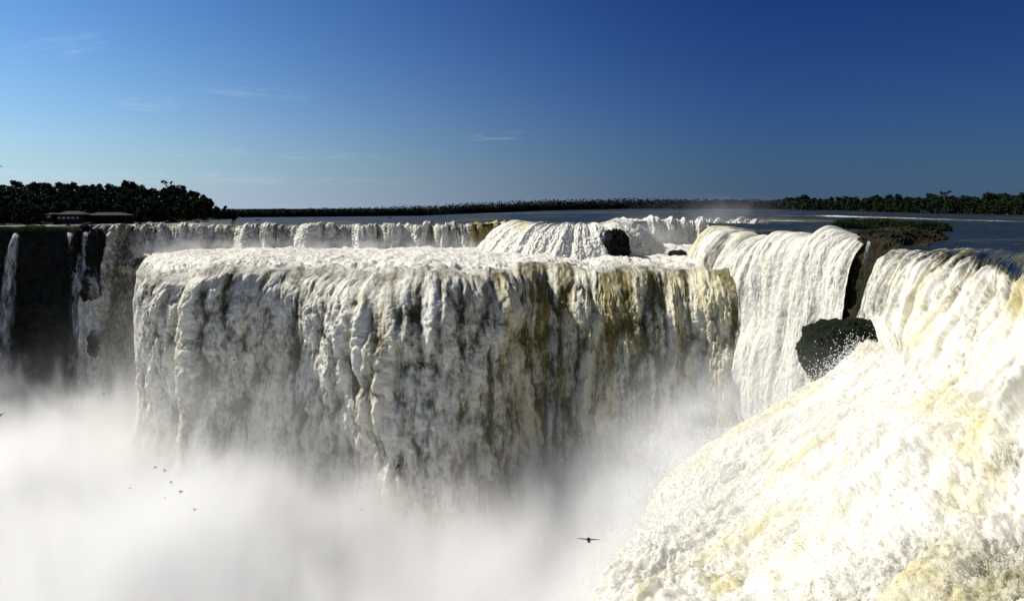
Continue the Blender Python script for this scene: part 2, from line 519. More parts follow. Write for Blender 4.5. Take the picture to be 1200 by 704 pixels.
def main_fall():
    # plan of the brink, left flank -> front -> right corner ; and where each streamline starts at the back
    lip = np.array([(-94, 202), (-83, 180), (-74, 163), (-67, 150), (-60, 142.5), (-52, 139.5), (-42, 139.5), (-30, 138), (-18, 136),
                    (-6, 137), (5, 139), (14, 137.5), (21, 138), (28, 137.5), (34, 137), (40, 136), (47, 134)], float)
    back = np.array([(-97, 213), (-92, 213), (-86, 213), (-79, 213), (-71, 213), (-62, 213), (-49, 213), (-36, 213), (-23, 213),
                     (-9, 213), (5, 213), (15, 215), (24, 220), (33, 226), (42, 230), (52, 230), (62, 230)], float)
    tan = np.gradient(lip, axis=0)
    out = np.stack([tan[:, 1], -tan[:, 0]], -1)
    out /= np.linalg.norm(out, axis=1)[:, None]
    lip = lip + out * np.array([0, 0, -1, 1, -2, 2, -3, -1, 5, 4, -4, -5, -1.5, -4, -1, 0, 0])[:, None]
    dip = np.array([-.9, -1.0, -1.0, -.6, -.8, .5, -.3, -.8, .5, -.4, .6, -.7, .3, -.2, 0, 0, 0])
    shoulder = np.array([-2.6, -2.5, -2.0, -1.5, -0.9, -0.4, 0, 0, 0, 0, 0, 0, 0, 0, 0, 0, 0])
    rows = []
    for f, zz in ((0.0, -5.5), (0.35, -5.6), (0.65, -5.8), (0.84, -6.3)):
        xy = back + (lip - back) * f
        rows.append(np.column_stack([xy, zz + dip * f + shoulder * f ** 1.5]))
    for o, z in ((-3.5, -7.1), (1.2, -9.0), (4.2, -13.0), (5.4, -18), (6.6, -28), (7.6, -42), (8.4, -62), (9, -80)):
        wgt = np.interp(np.arange(len(lip)), [0, 2, 4, 7], [0.0, 0.1, 0.3, 1.0])[:, None]
        rows.append(np.column_stack([lip + out * o * wgt, z + (dip + shoulder) * min(1, max(0, 1 - o / 5))]))
    ctrl = np.array(rows)
    tr = np.concatenate([np.linspace(0, 4, 150)[:-1], np.linspace(4, 11, 470)])
    S = net(ctrl, 0, 1150, tr=tr)
    N = normals(S)
    if N[400, 500, 1] > 0:
        N = -N
    R = np.broadcast_to(tr[:, None], S.shape[:2])
    pool = 1 - sstep(2.7, 4.3, R)
    X, Y, Z = S[..., 0], S[..., 1], S[..., 2]
    # pool chop
    flow = fbm(X * 0.13, Y * 0.10, 0 * X, 5, 0.6, billow=True)
    fade = 0.35 * sstep(2.6, 4.2, R) + 0.65 * sstep(4.2, 7.0, R)
    fade = fade * (0.4 + 0.6 * sstep(0, 320, np.arange(S.shape[1]))[None])
    S2, st, lu, fi, A = curtain_disp(S, N, 3.6, 1.9, 0.45, fade, 1.0)
    S2 = S2 + N * (fade * sstep(15, 60, S[..., 0] + 50) * 0.9 * fbm(A * 0.8, S[..., 2] * 0.08, 0 * A + 87, 4, 0.6))[..., None]
    d2 = pool * (flow * (1.0 + 1.2 * sstep(1.5, 3.2, R)) + fbm(X * 0.5, Y * 0.4, 0 * X, 4, 0.6, billow=True) * 0.4)
    S2[..., 2] += d2
    lipz_ = np.exp(-((R - 4.0) / 0.9) ** 2)
    S2 = S2 + N * (lipz_ * (1.3 * fbm(X * 0.16, Z * 0.2, Y * 0.16, 3, 0.5)))[..., None]
    # colour: silty, less aerated strands on the right half, and one streak on the left
    px = 600 + X * F / Y
    ol = 0.36 * sstep(500, 620, px) * (1 - pool) + 0.28 + 0.6 * fbm(A * 0.5, Z * 0.03, 0 * Z + 131, 3) * (1 - pool)
    ol = ol + 0.45 * fbm(A * 0.10, Z * 0.02, 0 * Z + 31, 3) + 0.25 * np.exp(-((px - 300 + (Z + 15) * 2) / 22) ** 2) * (1 - pool)
    ol = ol * (1 - pool * 0.75) * 0.92
    foam = 0.16 + 0.84 * pool + 0.85 * lu * (1 - pool) - 0.10 * sstep(570, 660, px) * (1 - pool) + 0.20 * fi * (1 - pool)
    foam = foam + 0.8 * st * (0.6 + 0.4 * sstep(560, 660, px)) * (1 - pool)
    foam = foam - pool * (0.22 * sstep(0.0, 0.5, fbm(X * 0.10, Y * 0.05, 0 * X + 4, 4))) - lipz_ * (0.0 + 0.7 * np.abs(fbm(A * 0.35, R * 2.5, 0 * X + 19, 4, 0.6))) - pool * 0.30 * sstep(2.0, 3.3, R) * sstep(-0.1, 0.4, fbm(X * 0.14, Y * 0.08, 0 * X + 9, 4))
    foam = foam + 0.9 * sstep(520, 620, px) * fbm(A * 0.75, Z * 0.06, 0 * Z + 87, 3, 0.6) * (1 - pool)
    foam = foam + 0.75 * fbm(A * 0.45, Z * 0.045, 0 * Z + 61, 4, 0.6) * (1 - pool)
    me = grid_mesh('waterfall', S2, M_curtain, [foam, np.clip(ol, 0, 1)], flow=(A * (1 - pool) + X * pool, np.where(pool > 0.5, Y, Z)))
    link('waterfall', me, kind='structure', label='widest white and olive curtain of falling water below the foaming shelf', category='waterfall')


main_fall()


def strip_fall(name, lip, zl, prof, tr_split, ncol, amp, mat, foam_f, olive_f, label, inner=8.0, nrow=160, scale=1.0, outv=None, fadein=0.12, jag=0, vs=0.55):
    lip = np.array(lip, float)
    tan = np.gradient(lip, axis=0)
    out = np.stack([tan[:, 1], -tan[:, 0]], -1) if outv is None else np.tile(np.array(outv, float), (len(lip), 1))
    out /= np.linalg.norm(out, axis=1)[:, None]
    zl = np.broadcast_to(np.asarray(zl, float), (len(lip),))
    if jag:
        k = 5
        tt = np.linspace(0, len(lip) - 1, (len(lip) - 1) * k + 1)
        lip, out, zl = crom(lip, tt), crom(out, tt), crom(zl.reshape(-1, 1), tt)[:, 0]
        out /= np.linalg.norm(out, axis=1)[:, None]
        jr = np.random.RandomState(int(jag * 10))
        lip = lip + out * (jr.normal(size=len(lip)) * jag * sstep(0, 3, np.arange(len(lip))) * sstep(0, 3, np.arange(len(lip))[::-1]))[:, None]
        zl = zl + jr.normal(size=len(lip)) * 0.20 * jag
    rows = [np.column_stack([lip - out * inner, zl - 0.25]), np.column_stack([lip - out * inner * 0.3, zl + 0.0])]
    for o, dz in prof:
        rows.append(np.column_stack([lip + out * o, zl - dz]))
    S = net(np.array(rows), nrow, ncol)
    N = normals(S)
    o3 = np.append(out.mean(0), 0)
    if (N[nrow * 2 // 3].mean(0) * o3).sum() < 0:
        N = -N
    r = np.linspace(0, 1, nrow)[:, None] * np.ones((1, ncol))
    fade = sstep(0.0, fadein + 0.1, r)
    S2, st, lu, fi, A = curtain_disp(S, N, amp[0], amp[1], amp[2], fade, scale, vs=vs, seed=len(name) + ncol * .01)
    px = 600 + S[..., 0] * F / S[..., 1]
    foam = foam_f(px, r, st, lu, A, S)
    olive = olive_f(px, r, st, lu, A, S)
    al = np.cumsum(np.concatenate([[0], np.linalg.norm(np.diff(S[:, ncol // 2], axis=0), axis=1)]))
    me = grid_mesh(name, S2, mat, [foam, np.clip(olive, 0, 1)], flow=(A, al[:, None] + 0 * A))
    link(name, me, kind='structure', label=label, category='waterfall')
    return S2


def XY(px, Y):
    return ((px - 600) * Y / F, Y)


# upper step along the back of the shelf
strip_fall('waterfall', [XY(150, 203), XY(200, 206), XY(260, 208), XY(330, 207), (-42, 209), (-30, 208), (-20, 210), (-12, 209), (-6, 213), (0, 212), (3, 208)],
           [-0.45, -0.3, -0.2, -0.15, -0.1, -0.05, 0.05, 0.1, 0.15, 0.2, 0.3],
           [(0, 0.15), (1.2, 0.9), (2.2, 3), (3.2, 5.5), (5, 7.4), (9, 8.2)], 0, 1100, (1.5, 0.55, 0.35), M_back,
           lambda px, r, st, lu, A, S: 0.34 + 0.75 * sstep(0.45, 0.75, r) + 0.9 * st + 0.3 * lu + 0.7 * fbm(A * 0.07, 0 * A, 0 * A + 15, 3) - 0.25 * (sstep(545, 556, px) * (1 - sstep(596, 606, px))) * (r < 0.8),
           lambda px, r, st, lu, A, S: 0.15 + 0.7 * fbm(A * 0.10, 0 * A, 0 * A + 5, 3) + 0.55 * np.exp(-((px - 172) / 13) ** 2) + 0.25 * np.exp(-((px - 370) / 25) ** 2)
           + 0.75 * sstep(545, 556, px) * (1 - sstep(592, 606, px)) * (1 - sstep(0.6, 0.9, r)) + 0.2 * np.exp(-((px - 270) / 18) ** 2),
           'low white upper step of the falls across the back left of the shelf', nrow=200, scale=2.0, jag=1.3)
# bulging white cascade
strip_fall('waterfall', [(-1, 212), (0.5, 200), (4, 189), (9, 183), (15, 180.5), (20.5, 181), (25, 185), (28, 194), (29, 206)],
           [0.2, 0.3, 0.45, 0.5, 0.5, 0.5, 0.45, 0.45, 0.4],
           [(0, 0.1), (2.0, 0.7), (4.5, 2.2), (7.0, 4.6), (9.5, 7.2), (13, 8.4)], 0, 800, (1.5, 0.7, 0.35), M_back,
           lambda px, r, st, lu, A, S: 0.10 + 0.95 * sstep(0.12, 0.5, r) + 0.6 * st + 0.3 * lu,
           lambda px, r, st, lu, A, S: 0.15 + 0.5 * np.exp(-((px - 612) / 12) ** 2) * (1 - sstep(.4, .6, r)) + 0.2 * st,
           'bulging white cascade beside a black boulder in the middle of the upper step', inner=9, nrow=220, scale=1.8, jag=0.3)
# recessed fall behind the spray
strip_fall('waterfall', [(28, 222), (34, 224), (40, 225), (46, 225), (53, 224), (60, 221), (66, 214)],
           [0.7, 0.8, 0.75, 0.7, 0.6, 0.5, 0.3],
           [(0, 0.1), (1.4, 0.8), (2.4, 3), (3.2, 6), (4, 9), (6, 12)], 0, 420, (2.2, 1.3, 0.4), M_back,
           lambda px, r, st, lu, A, S: 0.45 + 0.5 * st + 0.3 * lu,
           lambda px, r, st, lu, A, S: 0.2 + 0.4 * fbm(A * 0.15, 0 * A, 0 * A + 2, 3),
           'recessed grey-white fall at the back, between the bulging cascade and the tall curtain at right', nrow=170, scale=2.2)
# recess on the left, dropping the whole height
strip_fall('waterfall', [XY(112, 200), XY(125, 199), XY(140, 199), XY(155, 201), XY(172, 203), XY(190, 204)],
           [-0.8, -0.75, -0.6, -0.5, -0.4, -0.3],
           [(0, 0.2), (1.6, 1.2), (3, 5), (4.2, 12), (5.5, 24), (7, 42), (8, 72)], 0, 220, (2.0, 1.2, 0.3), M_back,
           lambda px, r, st, lu, A, S: 0.02 + 0.75 * st + 0.25 * lu + 0.15 * r,  # low foam level: the recess's shade is put into the water colour
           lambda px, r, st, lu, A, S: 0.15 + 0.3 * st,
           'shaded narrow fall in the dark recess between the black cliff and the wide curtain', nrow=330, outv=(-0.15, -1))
# tall curtain on the right
rc = [(47, 184), (44.2, 173), (42.3, 163), (41.6, 152), (42.2, 142), (43.6, 133), (45.6, 126), (47.4, 119.5), (48.8, 114.5), (50.4, 111)]
strip_fall('waterfall', rc, [0.1, 0.1, 0.1, 0.05, 0, 0, 0, 0, 0, -0.2],
           [(0, 0.1), (2.0, 0.8), (4.0, 3.2), (5.4, 8), (6.8, 17), (7.8, 30), (8.6, 48), (9, 74)], 0, 950, (3.0, 0.8, 0.20), M_bright,
           lambda px, r, st, lu, A, S: 0.50 + 0.35 * lu + 1.0 * st + 1.1 * fbm(A * 0.30, r * 0.8, 0 * A + 71, 4) - 0.12 * sstep(30, 60, A) - 0.75 * np.exp(-((A - 36 - r * 5 - 2 * fbm(r * 6, 0 * A, 0 * A, 3)) / 1.7) ** 2) - 0.5 * (1 - sstep(0.1, 0.16, r)),
           lambda px, r, st, lu, A, S: 0.16 + 0.6 * fbm(A * 0.16, r * 0.5, 0 * A + 91, 2) + 0.65 * (1 - sstep(8, 34, A)) * (1 - 0.6 * sstep(0.3, 0.7, r)) + 0.35 * st + 0.3 * np.exp(-((A - 41) / 2.5) ** 2) * (1 - sstep(0.2, 0.7, r)),
           'tall bright white curtain at right, streaked pale yellow along its left flank', inner=9, nrow=430, fadein=0.22, vs=0.22)


# near torrent
def torrent():
    T = [
        [(1062, 302, 97), (1085, 296, 97), (1120, 292, 93), (1165, 292, 85), (1215, 298, 75), (1300, 312, 61), (1430, 335, 49), (1700, 370, 42)],
        [(1046, 309, 90), (1068, 299, 90), (1105, 296, 86), (1150, 303, 76), (1200, 326, 58), (1290, 350, 46), (1420, 380, 38), (1700, 420, 34)],
        [(1014, 334, 88), (1042, 315, 87), (1090, 312, 82), (1130, 325, 71), (1190, 345, 54), (1285, 375, 43), (1420, 410, 35), (1700, 460, 30)],
        [(1001, 362, 87), (1027, 352, 85), (1070, 350, 79), (1105, 360, 68), (1170, 385, 51), (1270, 420, 40), (1410, 460, 32), (1700, 520, 27)],
        [(992, 394, 86), (1022, 391, 83), (1055, 390, 77), (1085, 398, 66), (1140, 430, 50), (1240, 480, 37), (1400, 530, 28), (1700, 600, 23)],
        [(990, 434, 79), (1018, 422, 76), (1045, 420, 71), (1068, 440, 62), (1095, 480, 48), (1190, 540, 34), (1350, 620, 24), (1650, 720, 19)],
        [(905, 478, 77), (925, 482, 73), (950, 488, 67), (985, 500, 59), (1020, 540, 46), (1120, 610, 31), (1260, 710, 21), (1500, 880, 16)],
        [(815, 528, 73), (830, 538, 68), (850, 552, 62), (880, 570, 55), (930, 610, 43), (1030, 690, 29), (1150, 810, 20), (1330, 1000, 15)],
        [(768, 590, 69), (776, 598, 63), (790, 612, 57), (805, 635, 50), (840, 690, 41), (920, 800, 28), (1010, 950, 20), (1100, 1200, 15)],
        [(745, 660, 66), (742, 665, 60), (735, 680, 53), (718, 705, 46), (715, 790, 38), (740, 950, 27), (760, 1150, 20), (780, 1500, 15)],
        [(738, 780, 65), (730, 790, 59), (715, 820, 52), (690, 880, 45), (660, 1000, 37), (650, 1250, 27), (640, 1600, 20), (620, 2100, 15)],
        [(735, 1050, 65), (725, 1080, 59), (705, 1130, 52), (675, 1250, 45), (640, 1500, 37), (600, 1900, 27), (560, 2500, 20), (500, 3300, 15)],
    ]
    ctrl = np.array([[P(*p) for p in row] for row in T])
    nr, nc = 760, 820
    tcx = np.linspace(0, 7, nc)
    tr = np.concatenate([np.linspace(0, 9, 640)[:-1], np.linspace(9, 11, nr - 639)])
    S = net(ctrl, nr, nc, tr=tr, tc_=tcx)
    N = normals(S)
    if N[300, 400, 2] < 0:
        N = -N
    R = np.broadcast_to(tr[:, None], S.shape[:2])
    C = np.broadcast_to(tcx[None, :], S.shape[:2])
    X, Y, Z = S[..., 0], S[..., 1], S[..., 2]
    # flow coordinates: s along the stream, c across it
    ds = np.linalg.norm(np.diff(S, axis=0), axis=2)
    s_ = np.concatenate([np.zeros((1, nc)), np.cumsum(ds, axis=0)], 0)
    s_ = s_ * 0.4 + 0.6 * s_.mean(axis=1, keepdims=True)
    cc = np.concatenate([[0], np.cumsum(np.linalg.norm(np.diff(S[300], axis=0), axis=1))])
    cc = np.broadcast_to(cc[None], X.shape) * 1.0
    k = 1.0 / (0.35 + 0.65 * np.clip(Y / 70, 0, 1.1))        # finer lumps close by
    wob = fbm(s_ * 0.05, cc * 0.05, 0 * X, 2) * 3
    st = fbm(s_ * 0.035, (cc + wob) * 0.22, 0 * X + 3, 4, 0.55)
    w2 = fbm(s_ * 0.3, cc * 0.3, 0 * X + 8, 4, 0.6) * 1.6
    near_ = 1 - sstep(30, 62, Y)
    lu = puffs(s_ * 0.20 + wob * .15 + w2 * .35, cc * 0.30 + w2 * .35, seed=3, octs=5, gain=0.55)
    surge = fbm(s_ * 0.05, cc * 0.10, 0 * X + 55, 3, 0.5)
    fi = fbm(X * 1.1, Y * 1.1, Z * 1.1, 6, 0.62)
    fade = sstep(0.3, 2.2, R)
    steep = 1 - sstep(4.2, 5.5, R) * (1 - sstep(9, 10, R))
    d = (st * (0.9 + 1.5 * steep) + surge * 2.3 + lu * (0.62 - 0.35 * steep) + fbm(cc * 1.1, s_ * 0.07, 0 * X + 33, 4, 0.6) * 0.9 * steep + fi * (0.12 + 0.22 * near_)) * (0.15 + 0.85 * fade)
    edge_ = sstep(6.8, 8.2, R) * (1 - sstep(9.5, 10.5, R))
    d = d + edge_ * (1.6 * fbm(X * 0.22, Y * 0.22, Z * 0.22, 4, 0.6) + 0.6 * fbm(X * 0.9, Y * 0.9, Z * 0.9, 3, 0.6))
    S2 = S + N * d[..., None]
    px, py = 600 + X * F / Y, HOR + (CZ - Z) * F / Y
    dark = (1 - sstep(0.9, 1.5, R)) * sstep(2.4, 3.2, C)                    # unbroken dark water above the brink
    foam = 0.52 + 0.55 * lu + 0.7 * st + 0.9 * surge - dark * 1.4 + 0.5 * fbm(s_ * 0.03, cc * 0.05, 0 * X + 77, 3) + 0.22 * sstep(4.5, 6, R) * (1 - sstep(7.2, 8.5, R))
    foam = foam - 0.45 * (1 - sstep(0.8, 1.8, R)) * (1 - sstep(2.4, 3.2, C))
    foam = foam - (0.34 - 1.3 * fbm(cc * 0.35, s_ * 0.02, 0 * X + 14, 3)) * (1 - sstep(3.2, 4.2, R)) * (1 - sstep(2.0, 3.2, C))
    ol = 0.26 + 1.1 * fbm(s_ * 0.10, cc * 0.13, 0 * X + 21, 5, 0.6)
    ol = ol + 0.55 * sstep(3.5, 4.2, C) * (1 - sstep(2.2, 3.4, R)) * sstep(0.9, 1.5, R)
    ol = ol + (0.2 + 0.9 * fbm(s_ * 0.3, cc * 0.3, 0 * X + 44, 3)) * np.exp(-(((px - 870) / 55) ** 2 + ((py - 690) / 22) ** 2)) + 0.25 * np.exp(-(((px - 1190) / 40) ** 2 + ((py - 545) / 25) ** 2))
    ol = ol + 0.12 * sstep(600, 680, py) * sstep(900, 960, px)
    foam = foam - 0.55 * sstep(560, 660, py) * sstep(850, 960, px) - 0.8 * np.exp(-(((px - 1192) / 26) ** 2 + ((py - 540) / 18) ** 2))
    me = grid_mesh('waterfall', S2, M_torrent, [foam, np.clip(ol, 0, 1)], flow=(cc * 1.0 + wob, s_))
    link('waterfall', me, kind='structure', label='near torrent of white and yellow foam plunging from the right edge towards the mist', category='waterfall')
    return S2, N


TS, TN = torrent()


# ------------------------------------------------------------------ gorge walls and floor
def block(name, corners_top, corners_bot, mat, amp, nr=120, ncol=200, scale=0.12, **props):
    """closed rock body: side wall loop displaced by noise, capped on top"""
    top = np.array(corners_top, float)
    bot = np.array(corners_bot, float)
    top = np.vstack([top, top[:1]])
    bot = np.vstack([bot, bot[:1]])
    t = np.linspace(0, len(top) - 1, ncol)
    i = np.clip(t.astype(int), 0, len(top) - 2)
    f = (t - i)[:, None]
    f2 = f
    T = top[i] * (1 - f2) + top[i + 1] * f2
    B = bot[i] * (1 - f2) + bot[i + 1] * f2
    c = T[:-1].mean(0)
    rows = []
    for k in np.linspace(0, 1, 14)[:-1]:
        rows.append(c + (T - c) * k ** 0.8)
    for k in np.linspace(0, 1, nr):
        rows.append(T * (1 - k) + B * k)
    S = np.array(rows)
    S[..., 2] += 0.0
    X, Y, Z = S[..., 0], S[..., 1], S[..., 2]
    d = np.stack([fbm(X * scale, Y * scale, Z * scale * 0.7 + o, 5, 0.6, billow=(o == 0)) for o in (0, 40, 80)], -1)
    d[..., 2] *= 0.5
    j = min(14 + 2, nr)
    S = S + d * amp
    S[:, -1] = S[:, 0]
    me = grid_mesh(name, S, mat)
    return link(name, me, **props)


def blob(name, pts, mat, amp, scale, flat=1.0, res=72, **props):
    """boulder: ellipsoid c,(rx,ry,rz) displaced into facets"""
    V = []
    (c, r) = pts
    th = np.linspace(0, np.pi, res)[:, None]
    ph = np.linspace(0, 2 * np.pi, res * 2)[None]
    D = np.stack([np.sin(th) * np.cos(ph), np.sin(th) * np.sin(ph), np.cos(th) + 0 * ph], -1)
    e = np.sign(D) * np.abs(D) ** 0.75
    S = np.array(c) + e * np.array(r)
    X, Y, Z = S[..., 0], S[..., 1], S[..., 2]
    n = fbm(X * scale, Y * scale, Z * scale, 5, 0.6) + 0.5 * fbm(X * scale * 3, Y * scale * 3, Z * scale * 3, 3, 0.6, billow=True)
    S = S + D * (n * amp)[..., None]
    S[:, -1] = S[:, 0]
    S[0] = S[0].mean(0)
    S[-1] = S[-1].mean(0)
    me = grid_mesh(name, S, mat)
    return link(name, me, **props)


# wall behind the wide curtain and the stepped shelf (seen through gaps in the water)
def wall_strip(name, pts, z0, z1, mat, amp, ncol=300, nr=90, **props):
    p = np.array(pts, float)
    t = np.linspace(0, len(p) - 1, ncol)
    xy = crom(p, t)
    S = np.array([np.column_stack([xy, np.full(ncol, z0 + (z1 - z0) * k)]) for k in np.linspace(0, 1, nr)])
    S = np.concatenate([np.array([np.column_stack([xy + np.array([0, 12.0]), np.full(ncol, z0)])]), S])
    N = normals(S)
    X, Y, Z = S[..., 0], S[..., 1], S[..., 2]
    d = fbm(X * 0.12, Y * 0.12, Z * 0.08, 5, 0.6) * amp + perlin(0 * X, 0 * X, Z * 0.25 + X * 0.02) * amp * 0.4
    S = S + N * d[..., None]
    me = grid_mesh(name, S, mat)
    return link(name, me, **props)


wall_strip('cliff', [(-230, 150), (-170, 185), (-135, 197), (-126, 199), (-116, 200), (-108, 199), (-105, 203), (-103, 206)],
           -1.2, -82, M_basalt, 2.2, kind='structure', label='black basalt cliff at the left edge, its top fringed with grass', category='cliff')
wall_strip('cliff', [(-104, 207), (-95, 208), (-86, 208), (-75, 207), (-62, 210), (-50, 214)], -8, -82, M_basalt, 1.5, kind='structure')
wall_strip('cliff', [(46, 176), (47, 160), (49.5, 150), (52, 138), (55, 126), (58, 114), (62, 108)], -3, -82, M_basalt, 1.0, kind='structure')

# plunge pool at the bottom of the gorge
gx, gy = np.meshgrid(np.linspace(-320, 90, 200), np.linspace(-60, 230, 160))
gz = -62 + fbm(gx * 0.05, gy * 0.05, 0 * gx, 5, 0.6, billow=True) * 2
me = grid_mesh('plunge_pool', np.stack([gx, gy, gz], -1), M_torrent, [0 * gx + 0.9, 0 * gx + 0.1], flow=(gx, gy))
link('plunge_pool', me, kind='structure')

# left cliff: two dark buttresses between the thin falls
def buttress(px0, px1, y0, y1, Y, label):
    pc, w_ = (px0 + px1) / 2, (px1 - px0) / 2 * Y / F
    zt, zb = P(0, y0, Y)[2], P(0, y1, Y)[2]
    c = P(pc, (y0 + y1) / 2, Y)
    return blob('rock_pillar', (c, (w_, 3.0, (zt - zb) / 2)), M_basalt, 1.5, 0.30, kind='thing', label=label, category='rock')


buttress(87, 98, 270, 345, 196, 'narrow black rock pillar between two thin falls at the left cliff')
buttress(104, 124, 268, 326, 195, 'broad black rock pillar at the right end of the left cliff')
buttress(98, 118, 316, 352, 193, 'dark rock ledge wrapped in water below the black pillars')
buttress(106, 118, 388, 416, 192, 'dark rock poking from the water at the foot of the left cliff')
blob('boulder', (P(99, 269, 199), (1.1, 1.2, 1.3)), M_basalt, 0.3, 0.9, label='small black boulder perched on top of the left cliff', category='rock')


# thin falls down the left cliff
def thin_fall(path, w0, w1, label, seed, a=0.62):
    """path of (px,py,Y); ribbon with thickness, broken into strands"""
    c = crom(np.array([P(*p) for p in path]), np.linspace(0, len(path) - 1, 240))
    n = 26
    ang = np.linspace(math.pi, 2 * math.pi, n)
    wd = np.linspace(w0, w1, 240)
    S = np.zeros((240, n, 3))
    S[..., 0] = c[:, None, 0] + np.cos(ang)[None] * wd[:, None]
    S[..., 1] = c[:, None, 1] + np.sin(ang)[None] * wd[:, None] * 0.5
    S[..., 2] = c[:, None, 2]
    X, Y, Z = S[..., 0], S[..., 1], S[..., 2]
    d = fbm(X * 0.9, Z * 0.12, Z * 0 + seed, 4, 0.6) * 0.7 + fbm(X * 2, Z * 0.9, Z * 0 + seed, 4, 0.6, billow=True) * 0.25
    S[..., 0] += d * wd[:, None] * 0.5
    S[..., 1] -= np.abs(d) * 0.8
    edge = np.sin(np.linspace(0, math.pi, n))[None] ** 0.6
    down = np.linspace(0, 1, 240)[:, None]
    foam = (a + 0.1 - 0.25 * down) * edge + 0 * X - 0.15
    me = grid_mesh('waterfall', S, M_veil, [foam, 0 * foam + 0.05], flow=(np.broadcast_to(np.linspace(0, 3, n), foam.shape), Z))
    link('waterfall', me, kind='structure', label=label, category='waterfall')


thin_fall([(19, 272, 199), (18.5, 279, 196), (15, 300, 195), (11, 340, 195), (8, 400, 194), (6, 520, 194)], 0.5, 3.2, 'thin lone waterfall down the black cliff near the left edge', 1, 0.6)
thin_fall([(80, 271, 200), (84, 277, 196), (90, 300, 195), (93, 330, 194), (95, 370, 193), (95, 420, 192), (96, 540, 192)], 0.5, 3.6, 'thin slanting waterfall left of the narrow black rock pillar', 2, 0.55)
thin_fall([(100, 269, 201), (101, 276, 196), (104, 300, 195), (107, 322, 192), (116, 345, 191), (120, 390, 191), (122, 540, 190)], 0.75, 3.8, 'thin waterfall between the two black rock pillars', 3, 0.55)
thin_fall([(1019, 280, 110), (1017, 288, 107.5), (1015, 300, 107), (1013, 312, 107), (1012, 330, 107)], 0.25, 0.6, 'small trickle down the brown outcrop at right', 4, 0.6)

# brown outcrop between the tall curtain and the near torrent
def rockpatch(name, cols, mat, amp, scale, ncol=240, nr=220, **props):
    ctrl = np.array([[P(*p) for p in c] for c in cols]).swapaxes(0, 1)
    S = net(ctrl, nr, ncol)
    N = normals(S)
    if N[nr // 2, ncol // 2, 1] > 0:
        N = -N
    X, Y, Z = S[..., 0], S[..., 1], S[..., 2]
    d = fbm(X * scale, Y * scale, Z * scale, 5, 0.62, billow=True) * amp + np.abs(perlin(X * 0.1, Y * 0.1, Z * scale * 1.6)) * amp * 0.8
    S = S + N * d[..., None]
    me = grid_mesh(name, S, mat)
    return link(name, me, **props)


rockpatch('rock_outcrop', [
    [(1030, 268.5, 135), (1003, 278, 116), (1001, 290, 113), (1000, 320, 112), (998, 350, 110), (980, 392, 100), (975, 440, 96)],
    [(1040, 268, 132), (1018, 276, 112), (1014, 284, 109), (1010, 320, 107), (1006, 350, 104), (996, 390, 96), (990, 440, 92)],
    [(1060, 268, 128), (1042, 272, 112), (1036, 280, 107), (1028, 318, 101), (1020, 345, 97), (1012, 385, 93), (1008, 440, 90)],
    [(1085, 270, 128), (1062, 272, 112), (1062, 282, 106), (1052, 312, 98), (1045, 340, 95), (1040, 385, 92), (1030, 440, 90)],
    [(1110, 277, 126), (1085, 283, 111), (1088, 292, 103), (1085, 310, 99), (1080, 340, 97), (1075, 385, 95), (1070, 440, 92)],
    [(1140, 290, 124), (1125, 298, 110), (1130, 310, 103), (1130, 330, 100), (1130, 340, 99), (1130, 385, 98), (1130, 440, 95)]],
    M_brown, 1.3, 0.28, kind='thing', label='dark brown rock outcrop with a lighter rusty top between tall curtain and near torrent', category='rock')

# mossy black boulder standing in the near torrent
def mossy_boulder():
    res, rs = 110, 220
    c = P(1010, 425, 83)
    th = np.linspace(0, np.pi, res)[:, None]
    ph = np.linspace(0, 2 * np.pi, rs)[None]
    D = np.stack([np.sin(th) * np.cos(ph), np.sin(th) * np.sin(ph), np.cos(th) + 0 * ph], -1)
    e = np.sign(D) * np.abs(D) ** 0.62
    S = np.array(c) + e * np.array((5.6, 3.2, 3.7))
    # taper to the right, leaning top, narrow foot
    k = (S[..., 0] - c[0]) / 5.5
    S[..., 2] = c[2] + (S[..., 2] - c[2]) * (1 - 0.45 * sstep(0.0, 1.0, k))
    S[..., 2] -= 0.3 * k * (S[..., 2] > c[2]) * 1.6 + 0.9 * sstep(0.2, 1, k)
    low = sstep(0.5, -4.5, S[..., 2] - c[2])
    S[..., 0] += low * 2.4 * (1 - sstep(-0.2, 0.8, k)) - low * 1.2 * sstep(0, 0.8, k)
    X, Y, Z = S[..., 0], S[..., 1], S[..., 2]
    n = puffs(X * 0.22 + Y * 0.1, Z * 0.30, seed=2, octs=2) * 0.8 + fbm(X * 0.35, Y * 0.35, Z * 0.35, 6, 0.65) * 1.5 + fbm(X * 1.2, Y * 1.2, Z * 1.2, 4, 0.6, billow=True) * 0.38
    S = S + D * n[..., None]
    S[:, -1] = S[:, 0]
    S[0] = S[0].mean(0)
    S[-1] = S[-1].mean(0)
    o = link('boulder', grid_mesh('boulder', S, M_moss), label='large black mossy boulder standing in the white water right of the tall curtain', category='rock')


mossy_boulder()
blob('boulder', (P(722, 291, 174), (2.6, 3.6, 3.8)), M_basalt, 1.5, 0.42, label='black rounded boulder at the right end of the bulging cascade', category='rock')
blob('boulder', (P(794, 297.5, 176), (1.9, 1.8, 0.8)), M_basalt, 0.7, 0.7, label='low dark rock washed by foam left of the tall curtain', category='rock')


